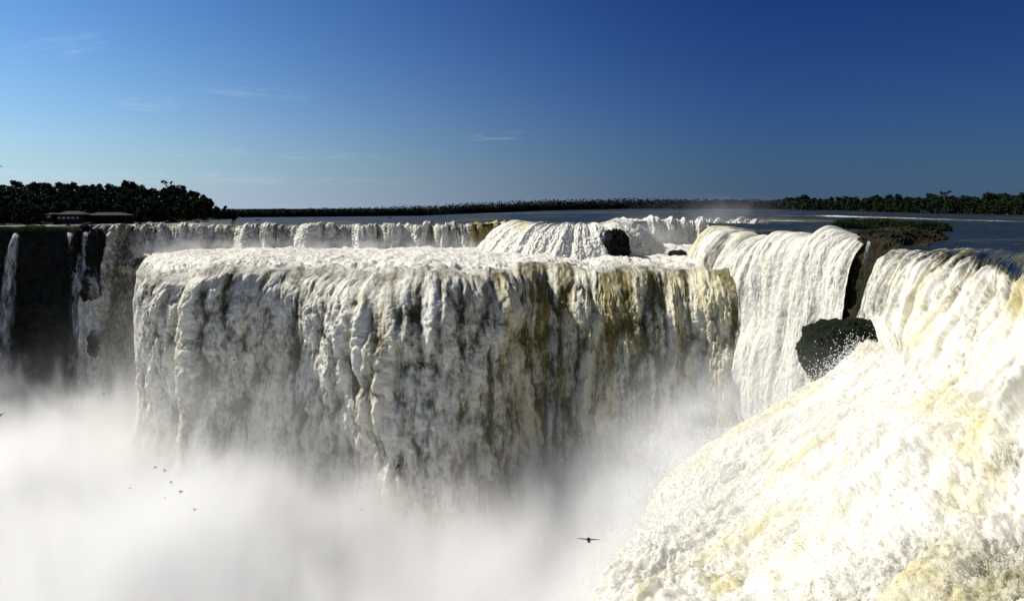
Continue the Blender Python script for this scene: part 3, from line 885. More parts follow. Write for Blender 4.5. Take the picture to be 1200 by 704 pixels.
# ------------------------------------------------------------------ mist
def mist(name, lo, hi, build, rate, **props):
    lo, hi = np.array(lo, float), np.array(hi, float)
    V = np.array([[(lo, hi)[i][0], (lo, hi)[j][1], (lo, hi)[k][2]] for i in (0, 1) for j in (0, 1) for k in (0, 1)])
    Q = [[0, 1, 3, 2], [4, 6, 7, 5], [0, 4, 5, 1], [2, 3, 7, 6], [0, 2, 6, 4], [1, 5, 7, 3]]
    m = bpy.data.materials.new(name)
    m.use_nodes = True
    m.node_tree.nodes.clear()
    t = NT(m.node_tree)
    g = t.n('ShaderNodeTexCoord')
    s_ = t.n('ShaderNodeSeparateXYZ', {0: g.outputs['Object']})
    dens = build(t, g.outputs['Object'], s_.outputs[0], s_.outputs[1], s_.outputs[2])
    v = t.n('ShaderNodeVolumeScatter', {'Color': (0.995, 0.985, 0.965, 1), 'Density': dens, 'Anisotropy': 0.0})
    t.n('ShaderNodeOutputMaterial', {'Volume': v.outputs[0]})
    m.cycles.volume_step_rate = rate
    me = raw_mesh(name, V, Q, m, smooth=False)
    return link(name, me, kind='stuff', **props)


def gorge_density(t, vec, x, y, z):
    mp = t.n('ShaderNodeMapping', {0: vec, 2: (0.15, 0.35, 0.1), 3: (1.0, 1.0, 0.55)})
    n = t.n('ShaderNodeTexNoise', {'Vector': mp.outputs[0], 'Scale': 0.055, 'Detail': 4.0, 'Roughness': 0.55, 'Distortion': 0.7})
    mp2 = t.n('ShaderNodeMapping', {0: vec, 2: (0.1, 0.5, 0.2), 3: (1.0, 1.0, 0.4)})
    nb = t.n('ShaderNodeTexNoise', {'Vector': mp2.outputs[0], 'Scale': 0.17, 'Detail': 4.0, 'Roughness': 0.6, 'Distortion': 0.9})
    nn = t.m('ADD', t.m('SUBTRACT', n.outputs[0], 0.5), t.m('MULTIPLY', t.m('SUBTRACT', nb.outputs[0], 0.5), 0.75))
    # top of the cloud, higher towards the left and where two plumes stand
    def bump(cx, cyy, rx, ry, h):
        q = t.m('ADD', t.m('POWER', t.m('DIVIDE', t.m('SUBTRACT', x, cx), rx), 2.0), t.m('POWER', t.m('DIVIDE', t.m('SUBTRACT', y, cyy), ry), 2.0))
        return t.m('MULTIPLY', t.m('EXPONENT', t.m('MULTIPLY', q, -1.0)), h)
    top = t.m('ADD', -33.0, bump(-38, 98, 14, 22, 9.0))
    top = t.m('ADD', top, bump(-75, 115, 24, 40, 7.0))
    top = t.m('ADD', top, bump(-95, 180, 30, 30, -3.0))
    top = t.m('ADD', top, bump(20, 125, 12, 40, 1.0))
    top = t.m('ADD', top, bump(14, 74, 9, 14, 8.0))
    h = t.m('ADD', t.m('SUBTRACT', top, z), t.m('MULTIPLY', nn, t.m('ADD', 23.0, t.m('MULTIPLY', t.m('SUBTRACT', 1.0, t.ramp(x, -80, -40)), 22.0))))
    soft = t.m('ADD', 11.0, t.m('MULTIPLY', t.m('SUBTRACT', 1.0, t.ramp(x, -88, -50)), 6.0))
    d = t.m('DIVIDE', h, soft, clamp=True)
    d = t.m('POWER', d, 1.6)
    veil = t.m('MULTIPLY', t.m('DIVIDE', t.m('ADD', h, 14.0), 16.0, clamp=True), t.m('ADD', t.m('MULTIPLY', t.ramp(x, -66, -45), 0.0022), t.m('MULTIPLY', t.m('MULTIPLY', t.ramp(x, -64, -50), t.m('SUBTRACT', 1.0, t.ramp(x, -38, -15))), 0.004)))
    veil = t.m('MULTIPLY', veil, t.ramp(t.m('ADD', y, t.m('MULTIPLY', x, 0.4)), 84, 108))
    for cc_, rr_, aa in (((-66, 150, -24), (6, 14, 11), 0.022), ((-50, 120, -29), (20, 10, 9), 0.030)):
        q = None
        for v, c0, r0 in zip((x, y, z), cc_, rr_):
            e = t.m('POWER', t.m('DIVIDE', t.m('SUBTRACT', v, float(c0)), float(r0)), 2.0)
            q = e if q is None else t.m('ADD', q, e)
        veil = t.m('ADD', veil, t.m('MULTIPLY', t.m('MULTIPLY', t.m('EXPONENT', t.m('MULTIPLY', q, -1.0)), aa), t.ramp(nb.outputs[0], 0.34, 0.66)))
    return t.m('ADD', t.m('MULTIPLY', d, 0.16), veil)


mist('mist', (-150, 58, -61), (34, 205, -6), gorge_density, 0.45)


def cross_spray(t, vec, x, y, z):
    n = t.n('ShaderNodeTexNoise', {'Vector': vec, 'Scale': 0.12, 'Detail': 4.0, 'Roughness': 0.6, 'Distortion': 0.6})
    def g(c, r, a):
        q = None
        for v, cc, rr in zip((x, y, z), c, r):
            e = t.m('POWER', t.m('DIVIDE', t.m('SUBTRACT', v, cc), rr), 2.0)
            q = e if q is None else t.m('ADD', q, e)
        return t.m('MULTIPLY', t.m('EXPONENT', t.m('MULTIPLY', q, -1.0)), a)
    d = t.m('ADD', g((33, 200, -5), (7, 16, 4.5), 0.07), g((57, 214, 2), (11, 8, 3.6), 0.030))
    return t.m('MULTIPLY', d, t.ramp(n.outputs[0], 0.36, 0.66))


mist('mist', (16, 168, -7.5), (84, 236, 11), cross_spray, 0.5)


def foot_spray(t, vec, x, y, z):
    n = t.n('ShaderNodeTexNoise', {'Vector': vec, 'Scale': 0.16, 'Detail': 4.0, 'Roughness': 0.6, 'Distortion': 0.5})
    h = t.m('DIVIDE', t.m('SUBTRACT', -3.2, z), 3.5, clamp=True)
    e = t.m('MULTIPLY', t.m('DIVIDE', t.m('SUBTRACT', 206.0, y), 6.0, clamp=True), t.m('DIVIDE', t.m('SUBTRACT', y, 184.0), 8.0, clamp=True))
    return t.m('MULTIPLY', t.m('MULTIPLY', t.m('MULTIPLY', h, e), 0.10), t.ramp(n.outputs[0], 0.42, 0.62))


mist('mist', (-88, 183, -7.3), (0, 207, -2.5), foot_spray, 0.4)


def edge_spray(t, vec, x, y, z):
    n = t.n('ShaderNodeTexNoise', {'Vector': vec, 'Scale': 0.22, 'Detail': 4.0, 'Roughness': 0.62, 'Distortion': 0.6})
    # plan line along the torrent's broken edge
    xl = t.m('ADD', 5.0, t.m('MULTIPLY', t.m('SUBTRACT', y, 42.0), 0.34))
    zl = t.m('ADD', -25.0, t.m('MULTIPLY', t.ramp(y, 54, 84, False), 5.0))
    q = t.m('ADD', t.m('POWER', t.m('DIVIDE', t.m('SUBTRACT', x, xl), 6.5), 2.0), t.m('POWER', t.m('DIVIDE', t.m('SUBTRACT', z, zl), 5.5), 2.0))
    d = t.m('MULTIPLY', t.m('EXPONENT', t.m('MULTIPLY', q, -1.0)), 0.20)
    d = t.m('MULTIPLY', d, t.m('MULTIPLY', t.ramp(y, 40, 50), t.m('SUBTRACT', 1.0, t.ramp(y, 84, 94))))
    # fine spray lifted off the racing surface
    q2 = None
    for v, c, r in ((x, 21.0, 7.0), (y, 60.0, 11.0), (z, -12.5, 3.4)):
        e = t.m('POWER', t.m('DIVIDE', t.m('SUBTRACT', v, c), r), 2.0)
        q2 = e if q2 is None else t.m('ADD', q2, e)
    d = t.m('ADD', d, t.m('MULTIPLY', t.m('EXPONENT', t.m('MULTIPLY', q2, -1.0)), 0.07))
    return t.m('MULTIPLY', d, t.ramp(n.outputs[0], 0.36, 0.68))


mist('mist', (-10, 40, -38), (42, 94, -4), edge_spray, 0.45)


# ------------------------------------------------------------------ trees
rnd = np.random.RandomState(11)


def leaf_quads(centres, size, flat=0.0):
    n = len(centres)
    a = rnd.normal(size=(n, 3))
    a /= np.linalg.norm(a, axis=1)[:, None]
    b = rnd.normal(size=(n, 3))
    b -= (b * a).sum(1)[:, None] * a
    b /= np.linalg.norm(b, axis=1)[:, None]
    s = (size * rnd.uniform(0.6, 1.3, n))[:, None]
    V = np.stack([centres - a * s, centres - b * s * 0.6, centres + a * s, centres + b * s * 0.6], 1).reshape(-1, 3)
    return V, np.arange(4 * n).reshape(n, 4)


def crown_points(h, rw, kind, n):
    """leaf positions gathered in clumps"""
    pts = []
    if kind == 'umbrella':
        cl = [(rnd.uniform(-1, 1) * rw, rnd.uniform(-1, 1) * rw, h * rnd.uniform(0.88, 0.98), rw * 0.28, 0.4) for _ in range(9)]
    elif kind == 'shrub':
        cl = [(rnd.normal() * rw * 0.45, rnd.normal() * rw * 0.45, h * rnd.uniform(0.15, 0.75), rw * 0.45, 0.8) for _ in range(9)]
    else:
        lo = 0.12 if kind == 'skirt' else 0.35
        cl = []
        for _ in range(17):
            u = rnd.uniform(0, 1)
            z = lo + (0.95 - lo) * u
            r = rw * (0.45 + 0.55 * math.sin(math.pi * min(1, 0.25 + u * 0.75)))
            a = rnd.uniform(0, 2 * math.pi)
            cl.append((math.cos(a) * r * rnd.uniform(0.3, 0.8), math.sin(a) * r * rnd.uniform(0.3, 0.8), h * z, rw * rnd.uniform(0.28, 0.45), 0.75))
    k = n // len(cl)
    for cx, cy_, cz, r, fz in cl:
        d = rnd.normal(size=(k, 3))
        d /= np.linalg.norm(d, axis=1)[:, None]
        d *= (r * rnd.uniform(0.6, 1.08, k))[:, None]
        d[:, 2] *= fz
        pts.append(d + (cx, cy_, cz))
    return np.concatenate(pts), cl


def tube(path, radii, n=7):
    path = np.array(path, float)
    V, Q = [], []
    for i, (p, r) in enumerate(zip(path, radii)):
        for j in range(n):
            a = 2 * math.pi * j / n
            V.append(p + (math.cos(a) * r, math.sin(a) * r, 0))
        if i:
            for j in range(n):
                Q.append([(i - 1) * n + j, (i - 1) * n + (j + 1) % n, i * n + (j + 1) % n, i * n + j])
    return np.array(V), np.array(Q)


def make_tree_meshes(kind, mat, h=10.0, rw=3.4, n=700, size=0.42):
    pts, cl = crown_points(h, rw, kind, n)
    V, Q = leaf_quads(pts, size)
    crown = raw_mesh('crown', V, Q, mat, smooth=False)
    vs, qs, off = [], [], 0
    top = h * (0.86 if kind == 'umbrella' else 0.7)
    lean = rnd.uniform(-0.5, 0.5)
    t0 = [(0, 0, -1.5), (lean * 0.3, 0, top * 0.4), (lean, 0.1, top * 0.75), (lean, 0.1, top)]
    parts = [(t0, (0.30, 0.22, 0.16, 0.08))]
    for c in cl[:7]:
        z0 = top * (0.8 if kind == 'umbrella' else rnd.uniform(0.35, 0.7))
        parts.append(([(lean * 0.7, 0.05, z0), ((c[0] + lean) * 0.55, c[1] * 0.55, (z0 + c[2]) / 2), (c[0], c[1], c[2])], (0.13, 0.09, 0.04)))
    for p, r in parts:
        v, q = tube(p, r)
        vs.append(v)
        qs.append(q + off)
        off += len(v)
    trunk = raw_mesh('trunk', np.concatenate(vs), np.concatenate(qs), M_bark)
    return trunk, crown


TREES = {}
for i in range(5):
    TREES['round', i] = make_tree_meshes('round', M_leafs[i % 2], rw=rnd.uniform(3.3, 4.4), n=1100, size=0.5)
for i in range(3):
    TREES['skirt', i] = make_tree_meshes('skirt', M_leafs[(i + 1) % 2], rw=rnd.uniform(3.4, 4.4), n=1300, size=0.5)
TREES['umbrella', 0] = make_tree_meshes('umbrella', M_leafs[1], rw=3.0, n=330, size=0.36)
TREES['open', 0] = make_tree_meshes('round', M_leafs[2], rw=2.6, n=330, size=0.4)


def tree(key, loc, h, wide, label, group=None, name='tree', cat='tree'):
    tk, cr = TREES[key]
    r = bpy.data.objects.new(name, None)
    r.empty_display_size = 0.5
    COL.objects.link(r)
    r.location = loc
    r.rotation_euler = (0, 0, rnd.uniform(0, 6.28))
    r.scale = (h / 10 * wide, h / 10 * wide, h / 10)
    r['label'], r['category'] = label, cat
    if group:
        r['group'] = group
    link('trunk', tk, r)
    link('crown', cr, r)
    return r


topx = np.array([-700, -40, 0, 20, 45, 60, 75, 100, 120, 137, 150, 170, 190, 205, 225, 240, 255, 264, 269, 273])
topy = np.array([208, 211, 214, 214, 213, 215, 214, 215, 214, 216, 213.5, 216.5, 217, 220, 221.5, 227, 236, 241, 246, 256])
ROWS = 7


def headland(px, k):
    """ground point of tree row k (0 at the bank) on the wooded headland; also the tree height there"""
    Yb, yb = np.interp(px, bkx, bkY), np.interp(px, bkx, bky)
    Y = Yb * 1.006 + 11.0 * k
    f = k / (ROWS - 1)
    yt = np.interp(px, topx, topy)
    full = (yb - yt)
    ytop = yb - full * (0.36 + 0.64 * f ** 0.75)
    ztop = CZ - (ytop - HOR) * Y / F
    zb = CZ - (yb - HOR) * Yb / F
    h = np.minimum(8.5, (ztop - zb) + 0.2)
    return Y, np.maximum(ztop - h, zb + 0.4), h


# terrain of the headland
pxs = np.linspace(-700, 273, 240)
rows = []
for k in np.concatenate([[-0.6], np.linspace(0, ROWS + 3, 40)]):
    Y, z, h = headland(pxs, min(max(k, 0), ROWS - 1))
    Y = Y + (k - (ROWS - 1)) * 11 * (k > ROWS - 1) - (k < 0) * 6
    z = z - (k < 0) * 2.5 - np.maximum(k - ROWS + 1, 0) ** 2 * 0.6
    rows.append(np.column_stack([(pxs - 600) * Y / F, Y, z]))
link('hill', grid_mesh('hill', np.array(rows), M_soil), kind='structure')

G_HEAD = 'trees of the dense wood on the left headland'
for k in range(ROWS):
    px = -58 + rnd.uniform(0, 8)
    while px < 266:
        Y, z, h = headland(px, k)
        ok = not (k == 0 and 52 < px < 156)
        if px > 246 and k > 2:
            ok = False
        if ok and h > 2.5:
            hh = h * (rnd.uniform(0.88, 1.12) if k < ROWS - 1 else rnd.uniform(0.85, 1.22))
            key = ('skirt', rnd.randint(3)) if k < 5 else ('round', rnd.randint(5))
            tree(key, ((px - 600) * Y / F, Y + rnd.uniform(-3, 3), z - 0.3), hh, rnd.uniform(0.85, 1.25),
                 ('dark tree at the water\'s edge along the foot of the left headland wood' if k == 0 else
                  'dark treetop on the skyline of the left headland wood' if k >= ROWS - 2 else
                  'dark leafy tree in the middle of the left headland wood, between waterline and skyline'),
                 ('trees at the foot of the left headland wood' if k == 0 else 'skyline trees of the left headland wood' if k >= ROWS - 2 else G_HEAD))
        px += rnd.uniform(8.5, 13) * (0.75 if h < 6 else 1)
for key, px, yt, h, wd, lab in (
        (('umbrella', 0), 195.5, 210.5, 11, 0.75, 'slender flat-topped tree rising above the skyline of the left wood'),
        (('open', 0), 203, 217, 8, 0.8, 'sparse small tree just right of the slender flat-topped one'),
        (('round', 1), 153, 211.5, 10, 0.8, 'tall rounded tree poking up from the middle of the left wood'),
        (('open', 0), 72, 211.5, 9, 0.9, 'thin-crowned tree on the skyline above the low pavilions'),
        (('round', 3), 52, 210.5, 9, 1.7, 'broad-crowned tree topping the skyline near the left edge'),
        (('skirt', 1), 265, 240, 6.0, 0.9, 'small rounded tree at the very tip of the left headland')):
    k = ROWS - 1 if px < 250 else 0
    Y, z, h0 = headland(px, k)
    zt = CZ - (yt + 1.5 - HOR) * Y / F
    tree(key, ((px - 600) * Y / F, Y, zt - h), h, wd, lab)

# right bank
tpx = np.array([915, 930, 945, 960, 975, 1000, 1030, 1060, 1085, 1107, 1130, 1145, 1162, 1180, 1200, 1260, 1400])
tpy = np.array([233.5, 231, 229.5, 230.5, 232.5, 230.5, 229.5, 231, 230, 227.5, 230, 232.5, 227, 228, 227.5, 225, 222])
G_R = 'trees lining the far bank at right'
for k in range(3):
    px = 917 + k * 3.3
    while px < 1300:
        Yb, yb = np.interp(px, bkx, bkY), np.interp(px, bkx, bky)
        Y = Yb * (1.01 + 0.025 * k)
        zb = CZ - (yb - HOR) * Yb / F
        h = (yb - np.interp(px, tpx, tpy)) * Yb / F * (0.72 + 0.14 * k) * rnd.uniform(0.85, 1.12)
        tree(('skirt' if k < 2 else 'round', rnd.randint(3)), ((px - 600) * Y / F, Y, zb + 0.3), h, rnd.uniform(0.95, 1.3),
             ('dark low tree fronting the water along the far right bank' if k == 0 else
              'dark tree in the middle rank of the far right bank woodland' if k == 1 else 'dark treetop on the skyline of the far right bank woodland'),
             (G_R if k == 0 else 'middle trees of the far right bank' if k == 1 else 'skyline trees of the far right bank'))
        px += rnd.uniform(6, 9)
for key, px, yt, wd, lab in (
        (('umbrella', 0), 1107, 224.5, 0.75, 'flat-topped tree standing above the woodland on the far right bank'),
        (('round', 2), 1160, 225.5, 0.9, 'tallest rounded tree on the far right bank near the frame edge'),
        (('round', 4), 1052, 228.5, 0.8, 'small domed treetop above the right bank wood, left of the flat-topped tree'),
        (('skirt', 2), 945, 229, 1.3, 'broad dark tree where the near woodland of the right bank begins')):
    Yb, yb = np.interp(px, bkx, bkY) * 1.03, np.interp(px, bkx, bky)
    zb = CZ - (yb - HOR) * Yb / F
    tree(key, ((px - 600) * Yb / F, Yb, zb + 0.3), (yb - yt) * Yb / F, wd, lab)

# far wood: one continuous mass
fpx = np.array([-1400, -700, -60, 262, 272, 300, 400, 500, 540, 640, 740, 830, 900, 930, 960, 1260, 1300, 2400])
fty = np.array([215, 215, 225, 247, 246, 245, 243, 240, 237.5, 233.2, 231.8, 232.8, 233.2, 232, 236, 238, 226, 220])
pts = []
px = -1390.0
while px < 2390:
    if not (-60 < px < 262) and not (960 < px < 1262):
        Yb, yb = np.interp(px, bkx, bkY), np.interp(px, bkx, bky)
        yt = np.interp(px, fpx, fty)
        for kk in range(2):
            Y = Yb * (1.005 + 0.02 * kk)
            zb = CZ - (yb - HOR) * Yb / F
            h = max(3.0, (yb - yt) * Yb / F) * (1 - 0.25 * (1 - kk)) * rnd.uniform(0.93, 1.05)
            r = h * 0.42
            n = 190 if 250 < px < 980 else 40
            d = rnd.normal(size=(n, 3))
            d /= np.linalg.norm(d, axis=1)[:, None]
            d *= rnd.uniform(0.7, 1.1, n)[:, None]
            zz = rnd.uniform(0.02, 0.74, n) * h
            pts.append(np.column_stack([(px - 600) * Y / F + d[:, 0] * r, Y + d[:, 1] * r, zb + np.clip(zz + d[:, 2] * r * 0.68, 0, h)]))
    px += 3.6 if 250 < px < 980 else 9
V, Q = leaf_quads(np.concatenate(pts), 1.25)
link('forest', raw_mesh('forest', V, Q, M_far, smooth=False), kind='stuff')


# ------------------------------------------------------------------ river rocks and islet
def river_at(px, py):
    Yl, Yb = np.interp(px, lipx, lipY), np.interp(px, bkx, bkY)
    Ys = np.linspace(Yl, Yb, 3000)
    ys = HOR + (CZ - river_z(px, Ys)) * F / Ys
    return Ys[np.argmin(np.abs(ys - py))]


def grass_mesh(name, centres, h, mat=None):
    n = len(centres)
    a = rnd.uniform(0, 6.28, n)
    hh = h * rnd.uniform(0.5, 1.25, n)
    lean = rnd.normal(size=(n, 2)) * 0.28 * hh[:, None]
    w_ = 0.05 + 0.035 * h
    dx = np.column_stack([np.cos(a) * w_, np.sin(a) * w_, 0 * a])
    tip = np.column_stack([lean, hh])
    mid = tip * (0.35, 0.35, 0.6)
    V = np.stack([centres - dx, centres + dx, centres + mid + dx * 0.8, centres + tip, centres + mid - dx * 0.8], 1).reshape(-1, 3)
    b = np.arange(n)[:, None] * 5
    Q = np.concatenate([b + np.array([0, 1, 2, 4]), b + np.array([4, 2, 3, 3])], 0)
    me = bpy.data.meshes.new(name)
    tris = np.concatenate([b + np.array([0, 1, 2]), b + np.array([0, 2, 4]), b + np.array([4, 2, 3])], 0)
    return raw_mesh(name, V, tris, mat or M_grass, smooth=False)


for px, py, wpx, green in ((33, 265.5, 6, 0), (67, 263.3, 10, 1), (80, 265, 5, 0), (103, 263.6, 12, 0), (115, 262, 8, 1), (127, 265.5, 6, 0),
                           (134, 262.5, 3, 0), (147, 263, 4, 0), (158, 263.5, 4, 0), (164, 263.5, 4, 0), (174, 262.6, 8, 0),
                           (183, 266, 3, 0), (201, 261.6, 15, 1), (213, 261, 7, 0), (231, 261, 6, 0), (241, 261.3, 8, 0),
                           (302, 258.2, 5, 0), (274, 256.9, 7, 0), (457, 255.5, 4, 0)):
    Y = river_at(px, py)
    x, z = (px - 600) * Y / F, river_z(px, Y)
    w_ = wpx * Y / F / 2
    lab = 'small dark rock breaking the surface of the river above the left falls'
    grp = 'small rocks in the river above the left falls'
    if green:
        lab = {67: 'little shrubby islet in the rapids in front of the low pavilions', 115: 'small rock with a green tuft in the rapids below the long pavilion roof',
               201: 'widest shrub-covered rock in the river off the left wood'}[px]
        grp = None
    if px == 302:
        lab, grp = 'lone dark rock out in the open river right of the headland', None
    if px == 274:
        lab, grp = 'flat rock just off the tip of the left headland', None
    if px == 457:
        lab, grp = 'distant speck of rock before the far wood', None
    r = link('river_rock', blob('river_rock', ((0, 0, 0), (w_, w_ * 0.8, max(0.45, w_ * 0.42))), M_basalt, 0.2 * w_, 1.1 / w_, res=20).data)
    # blob() already linked a helper object: keep that one only
    bpy.data.objects.remove(r)
    r = [o for o in COL.objects if o.name.startswith('river_rock')][-1]
    r.location = (x, Y, z + 0.1)
    r['label'], r['category'] = lab, 'rock'
    if grp:
        r['group'] = grp
    if green:
        p_, _ = crown_points(w_ * 0.5 + 1.0, w_ * 0.7, 'shrub', 420)
        V, Q = leaf_quads(p_, 0.4)
        link('shrubs', raw_mesh('shrubs', V, Q, M_leafs[0], smooth=False), r)


# grassy islet in mid river
ic = P(1042, 268, river_at(1042, 268.5))
Ri = 75 * ic[1] / F
gx, gy = np.meshgrid(np.linspace(-1.05, 1.05, 120), np.linspace(-1.1, 1.1, 50))
rr = np.sqrt(gx ** 2 + gy ** 2) + 0.22 * fbm(gx * 3, gy * 3, 0 * gx, 4)
hz_ = 0.55 * sstep(1.0, 0.55, rr) - 0.5 * sstep(0.9, 1.2, rr)
IX, IY = ic[0] + gx * Ri, ic[1] + gy * 9
IZ = river_z(600 + IX * F / IY, IY) + hz_
link('islet', grid_mesh('islet', np.stack([IX, IY, IZ], -1), M_soil), kind='structure')
sel = np.argwhere(rr < 0.93)
pk = sel[rnd.randint(len(sel), size=15000)]
cen = np.column_stack([IX[pk[:, 0], pk[:, 1]], IY[pk[:, 0], pk[:, 1]], IZ[pk[:, 0], pk[:, 1]]]) + rnd.normal(size=(15000, 3)) * (0.2, 0.2, 0)
tall = 0.35 + 0.65 * sstep(0.3, 0.7, 0.5 + fbm(cen[:, 0] * 0.2, cen[:, 1] * 0.3, 0 * cen[:, 0], 3)) 
link('grass', grass_mesh('grass', cen, 1.25 * tall * 1.2), kind='stuff')

# grass and low growth along the brink of the left cliff
n = 9000
gp = rnd.uniform(-60, 82, n)
gY = 198 + rnd.uniform(0, 9, n)
cen = np.column_stack([(gp - 600) * gY / F, gY, -1.25 + rnd.uniform(-0.3, 0.2, n) - 0.6 * np.exp(-((gp - 19) / 3.0) ** 2)])
link('grass', grass_mesh('grass', cen, 0.75 * np.ones(n)), kind='stuff')
# growth on the outcrop
n = 2500
gp = rnd.uniform(1005, 1062, n)
gY = rnd.uniform(113, 120, n)
cen = np.column_stack([(gp - 600) * gY / F, gY, CZ - (rnd.uniform(273, 277, n) - HOR) * gY / F])
link('grass', grass_mesh('grass', cen, 0.45 * np.ones(n)), kind='stuff')


# ------------------------------------------------------------------ pavilions on the headland
def box(x0, x1, y0, y1, z0, z1):
    V = np.array([[a, b, c] for a in (x0, x1) for b in (y0, y1) for c in (z0, z1)], float)
    Q = np.array([[0, 1, 3, 2], [4, 6, 7, 5], [0, 4, 5, 1], [2, 3, 7, 6], [0, 2, 6, 4], [1, 5, 7, 3]])
    return V, Q


def join(bs):
    V, Q, o = [], [], 0
    for v, q in bs:
        V.append(v)
        Q.append(q + o)
        o += len(v)
    return np.concatenate(V), np.concatenate(Q)


def gable(x0, x1, y0, y1, z0, z1, ov=0.5):
    """hipped roof"""
    a = (y1 - y0) / 2
    V = np.array([(x0 - ov, y0 - ov, z0), (x1 + ov, y0 - ov, z0), (x1 + ov, y1 + ov, z0), (x0 - ov, y1 + ov, z0),
                  (x0 - ov, y0 - ov, z0 + .15), (x1 + ov, y0 - ov, z0 + .15), (x1 + ov, y1 + ov, z0 + .15), (x0 - ov, y1 + ov, z0 + .15),
                  (x0 + a, y0 + a, z1), (x1 - a, y0 + a, z1)], float)
    Q = np.array([(0, 1, 5, 4), (1, 2, 6, 5), (2, 3, 7, 6), (3, 0, 4, 7), (4, 5, 9, 8), (6, 7, 8, 9), (5, 6, 9, 9), (7, 4, 8, 8), (3, 2, 1, 0)])
    return V, Q


def poly_mesh(name, V, Q, mat):
    me = bpy.data.meshes.new(name)
    me.from_pydata([tuple(v) for v in V], [], [list(dict.fromkeys(int(i) for i in q)) for q in Q])
    me.materials.append(mat)
    me.validate()
    return me


def pavilion(px0, px1, Y, yr, ye, yb, nwin, label, open_front=False):
    x0, x1 = (px0 - 600) * Y / F, (px1 - 600) * Y / F
    zr, ze, zb = [CZ - (v - HOR) * Y / F for v in (yr, ye, yb)]
    cx = (x0 + x1) / 2
    r = bpy.data.objects.new('pavilion', None)
    COL.objects.link(r)
    r.location = (cx, Y + 3, zb)
    r['label'], r['category'] = label, 'building'
    hw, H, R_ = (x1 - x0) / 2, ze - zb, zr - zb
    d = 3.0
    link('roof', poly_mesh('roof', *gable(-hw, hw, -d, d, H, R_), M_roof), r)
    if open_front:
        link('wall', poly_mesh('wall', *box(-hw + .4, hw - .4, 0.2, d - .2, 0, H), M_dark), r)
        n = 9
        for i in range(n):
            xx = -hw + 0.3 + (2 * hw - 0.6) * i / (n - 1)
            link('post', poly_mesh('post', *box(xx - .1, xx + .1, -d + .1, -d + .3, 0, H), M_plaster), r)
        link('deck', poly_mesh('deck', *box(-hw, hw, -d - 0.3, d, -0.6, 0.0), M_plaster), r)
    else:
        link('wall', poly_mesh('wall', *box(-hw + .3, hw - .3, -d + .3, d - .2, -0.5, H), M_plaster), r)
        for i in range(nwin):
            xx = -hw + 1.3 + (2 * hw - 3.6) * i / max(nwin - 1, 1)
            z0 = H * 0.52
            wn = link('window', poly_mesh('window', *box(xx - .55, xx + .55, -d + .2, -d + .32, z0, z0 + 0.8), M_white), r)
            link('mullion', poly_mesh('mullion', *box(xx - .03, xx + .03, -d + .17, -d + .21, z0, z0 + 0.8), M_dark), wn)
        link('door', poly_mesh('door', *box(hw - 1.9, hw - 1.0, -d + .22, -d + .33, 0, 2.0), M_dark), r)
    return r


pavilion(65, 97, 322, 247.5, 251.5, 262, 5, 'low grey-roofed pavilion with a row of white windows, at the foot of the left wood')
pavilion(101, 148, 326, 249, 252.6, 261, 0, 'long low open pavilion with a brown-grey roof, right of the one with white windows', True)
pavilion(53, 61, 321, 249.5, 251.6, 259, 1, 'tiny pale hut among the trees left of the pavilions')


# ------------------------------------------------------------------ birds
def bird_meshes(span, dihedral, sweep, tail=0.35):
    """body along +Y (head), wings along X; size in metres"""
    L = span * 0.42
    prof = [(-0.55, 0.012), (-0.45, 0.05), (-0.2, 0.14), (0.05, 0.20), (0.28, 0.16), (0.38, 0.10), (0.46, 0.11), (0.53, 0.08), (0.60, 0.025), (0.66, 0.006)]
    V, Q, n = [], [], 10
    for i, (t, r) in enumerate(prof):
        for j in range(n):
            a = 2 * math.pi * j / n
            V.append((math.cos(a) * r * L, t * L, math.sin(a) * r * L * 0.9))
        if i:
            for j in range(n):
                Q.append([(i - 1) * n + j, (i - 1) * n + (j + 1) % n, i * n + (j + 1) % n, i * n + j])
    body = poly_mesh('body', V, Q, M_bird)
    w_ = L * tail
    tv = [(-0.05 * L, -0.4 * L, 0.01), (0.05 * L, -0.4 * L, 0.01), (w_ * .6, -0.95 * L, 0), (0, -0.85 * L, 0.0), (-w_ * .6, -0.95 * L, 0)]
    tv = tv + [(x, y, z - 0.02 * L) for x, y, z in tv]
    tq = [(0, 1, 2, 3), (0, 3, 4), (5, 8, 7, 6), (5, 9, 8), (0, 4, 9, 5), (1, 6, 7, 2), (4, 3, 8, 9), (3, 2, 7, 8)]
    tailm = bpy.data.meshes.new('tail')
    tailm.from_pydata(tv, [], tq)
    tailm.materials.append(M_bird)
    wings = []
    for s in (-1, 1):
        V, Q = [], []
        N = 9
        for i in range(N):
            u = i / (N - 1)
            x = s * (0.04 * span + u * span * 0.46)
            z = (math.sin(u * 2.2) * 0.55 if dihedral > 0 else -u * u * 0.5) * abs(dihedral) * span * 0.5
            ch = span * 0.13 * (1 - u ** 2.2) + span * 0.012
            yc = span * 0.03 + math.sin(u * 2.4) * span * 0.04 - sweep * u ** 1.6 * span * 0.35
            th = span * 0.012 * (1 - u * .8)
            V += [(x, yc + ch * 0.5, z), (x, yc, z + th), (x, yc - ch * 0.7, z), (x, yc, z - th * .5)]
            if i:
                b = i * 4
                Q += [(b - 4 + j, b - 4 + (j + 1) % 4, b + (j + 1) % 4, b + j) for j in range(4)]
        Q.append((N * 4 - 4, N * 4 - 3, N * 4 - 2, N * 4 - 1))
        wings.append(poly_mesh('wing', V, Q, M_bird))
    return body, tailm, wings


B_BIG = bird_meshes(1.0, 0.06, 0.12)
B_SWIFT = bird_meshes(1.0, 0.10, 0.75, 0.3)
B_UP = bird_meshes(1.0, 0.9, 0.3)
DR = math.radians


